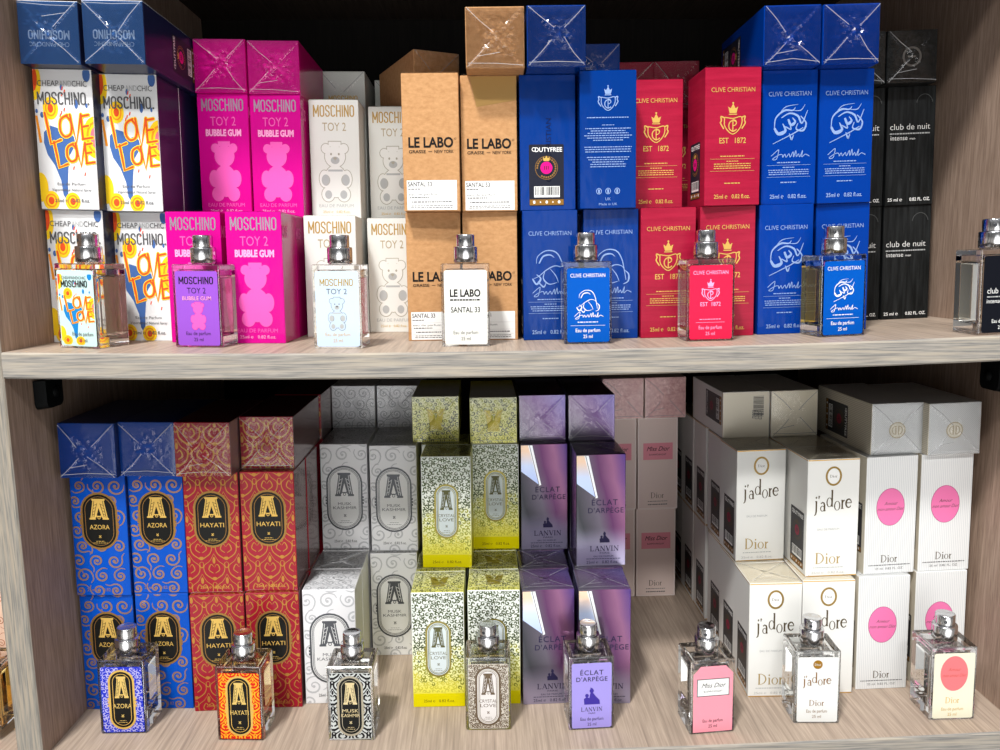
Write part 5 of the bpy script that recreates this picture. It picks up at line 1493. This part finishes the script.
b1 = label_base((196, 200, 198), name='silver_grey'); s1 = Art(); s1.clip = (-14.2, 14.8, 1.8, 52); s1.tf = (0, -2, .95, .86, 0); baroque(s1, BLK, 0, 64, 1.2)
bottle(L_, -115.6, 17.6, -1, 'bottle with black and silver scroll label in front of the grey cartons', b1, [('scroll_pattern', s1), ('name_plaque', plaque(['MUSK', 'KASHMIR'], PLQ, mat('print_stone', (168, 160, 140), .4), PLQ, mat('print_cream_gold', (214, 196, 150), .4, .1), PLQ, **GB))], CLR)
b1 = label_base((206, 200, 188), name='stone'); s1 = Art(); s1.clip = (-14.2, 14.8, 1.8, 52); curls(s1, -14, 15, 2, 52, lambda x, y: mat('print_umber', (104, 88, 70), .4), 33, 2.2, .62)
bt = bottle(L_, -16.2, 26.6, -1, 'bottle with brown filigree label and yellow-tinted cap top', b1, [('scroll_pattern', s1), ('name_plaque', plaque(['CRYSTAL', 'LOVE'], mat('plaque_bottle_white', (220, 216, 214), .4), mat('print_umber', (104, 88, 70), .4), mat('print_stone', (168, 160, 140), .4), mat('print_umber', (104, 88, 70), .4), mat('plaque_bottle_white', (220, 216, 214), .4), **GB))], LEM)
a1 = Art(); a1.text('ÉCLAT', .4, 43.2, 3.6, NAVYP, w=17, space=1.15, bold=.006); a1.text("D'ARPÈGE", .4, 38.2, 3.3, NAVYP, w=23, space=1.1, bold=.006)
a2 = Art(); a2.serif('LANVIN', .4, 14.6, 3.2, NAVYP, w=16); a2.text('PARIS', .4, 12.4, 1.2, NAVYP, w=5)
bottle(L_, 59.6, 24.0, 2, 'bottle with lilac label in front of the violet cartons', label_base((160, 148, 222), name='lilac'), [('name_lettering', a1), ('figure_mark', figures(Art(), .4, 20, 1.35, mat('print_violet_ink', (62, 48, 150), .4))), ('maker_lettering', a2), ('small_print', edp(NAVYP, .4, 7.4, 17))], CLR)
a1 = Art(); a1.rect(-11.8, 29.2, 12.4, 42.8, GREY, 1); a1.rect(-11.2, 29.8, 11.8, 42.2, WH, 2); a1.text('Miss Dior', .3, 36, 3.4, BLK, w=17.5, slant=.4, L=3); a1.text('BLOOMING BOUQUET', .3, 32.4, 1.3, BLK, w=14, L=3)
bottle(L_, 146.4, 14.4, 4, 'bottle with pink tag-shaped label standing alone before the gap', label_base((238, 152, 168), name='pink_tag', tag=True), [('name_label', a1), ('small_print', edp(BLK, .3, 9, 15))], CLR)
a1 = Art(); a1.ell(0, 46.6, 3.4, 3.4, mat('print_bronze_disc', (150, 108, 30), .4, .3), 2); a1.serif('Dior', 0, 45.8, 1.8, WH, w=4.6, L=3)
BRN = mat('print_brown_bronze', (130, 92, 44), .4)
a2 = scaled(jadore(Art(), 0, 54, 1, BRN), .70, .62, 0, -2.6); a3 = Art(); a3.serif('Dior', 0, 14.2, 4.6, BRN, w=11)
bottle(L_, 225.8, 20.8, -4, 'bottle with white label and bronze disc in front of the white gold-rimmed cartons', label_base((226, 228, 226), name='white'), [('gold_disc', a1), ('name_lettering', a2), ('maker_lettering', a3), ('small_print', edp(BRN, 0, 8.8, 15))], CLR)
a1 = Art(); a1.ell(.3, 36.6, 10, 13.6, mat('print_coral_oval', (238, 122, 126), .4), 2, 40); a1.text('Amour', .3, 38.6, 2.4, mat('print_dull_red', (190, 90, 80), .4), w=9, slant=.3, L=3); a1.text('mon amour Dior', .3, 34, 2.4, mat('print_dull_red', (190, 90, 80), .4), w=17, slant=.3, L=3)
a3 = Art(); a3.serif('Dior', 0, 13.4, 4.8, PGOLD, w=10.5)
bottle(L_, 325.0, 17.4, -2, 'bottle with cream label and coral oval, right end of the lower shelf', label_base((232, 230, 206), name='cream'), [('coral_oval', a1), ('maker_lettering', a3), ('small_print', edp(PGOLD, 0, 7.6, 16))], CLR)
b1 = label_base((226, 150, 110), name='apricot')
bottle(L_, -383.0, 20.5, 0, 'bottle of orange perfume glimpsed in the neighbouring bay, left of the side panel', b1, [('small_print', edp(BLK))], liquid('perfume_orange', (.96, .70, .25)))
bpy.context.view_layer.update()
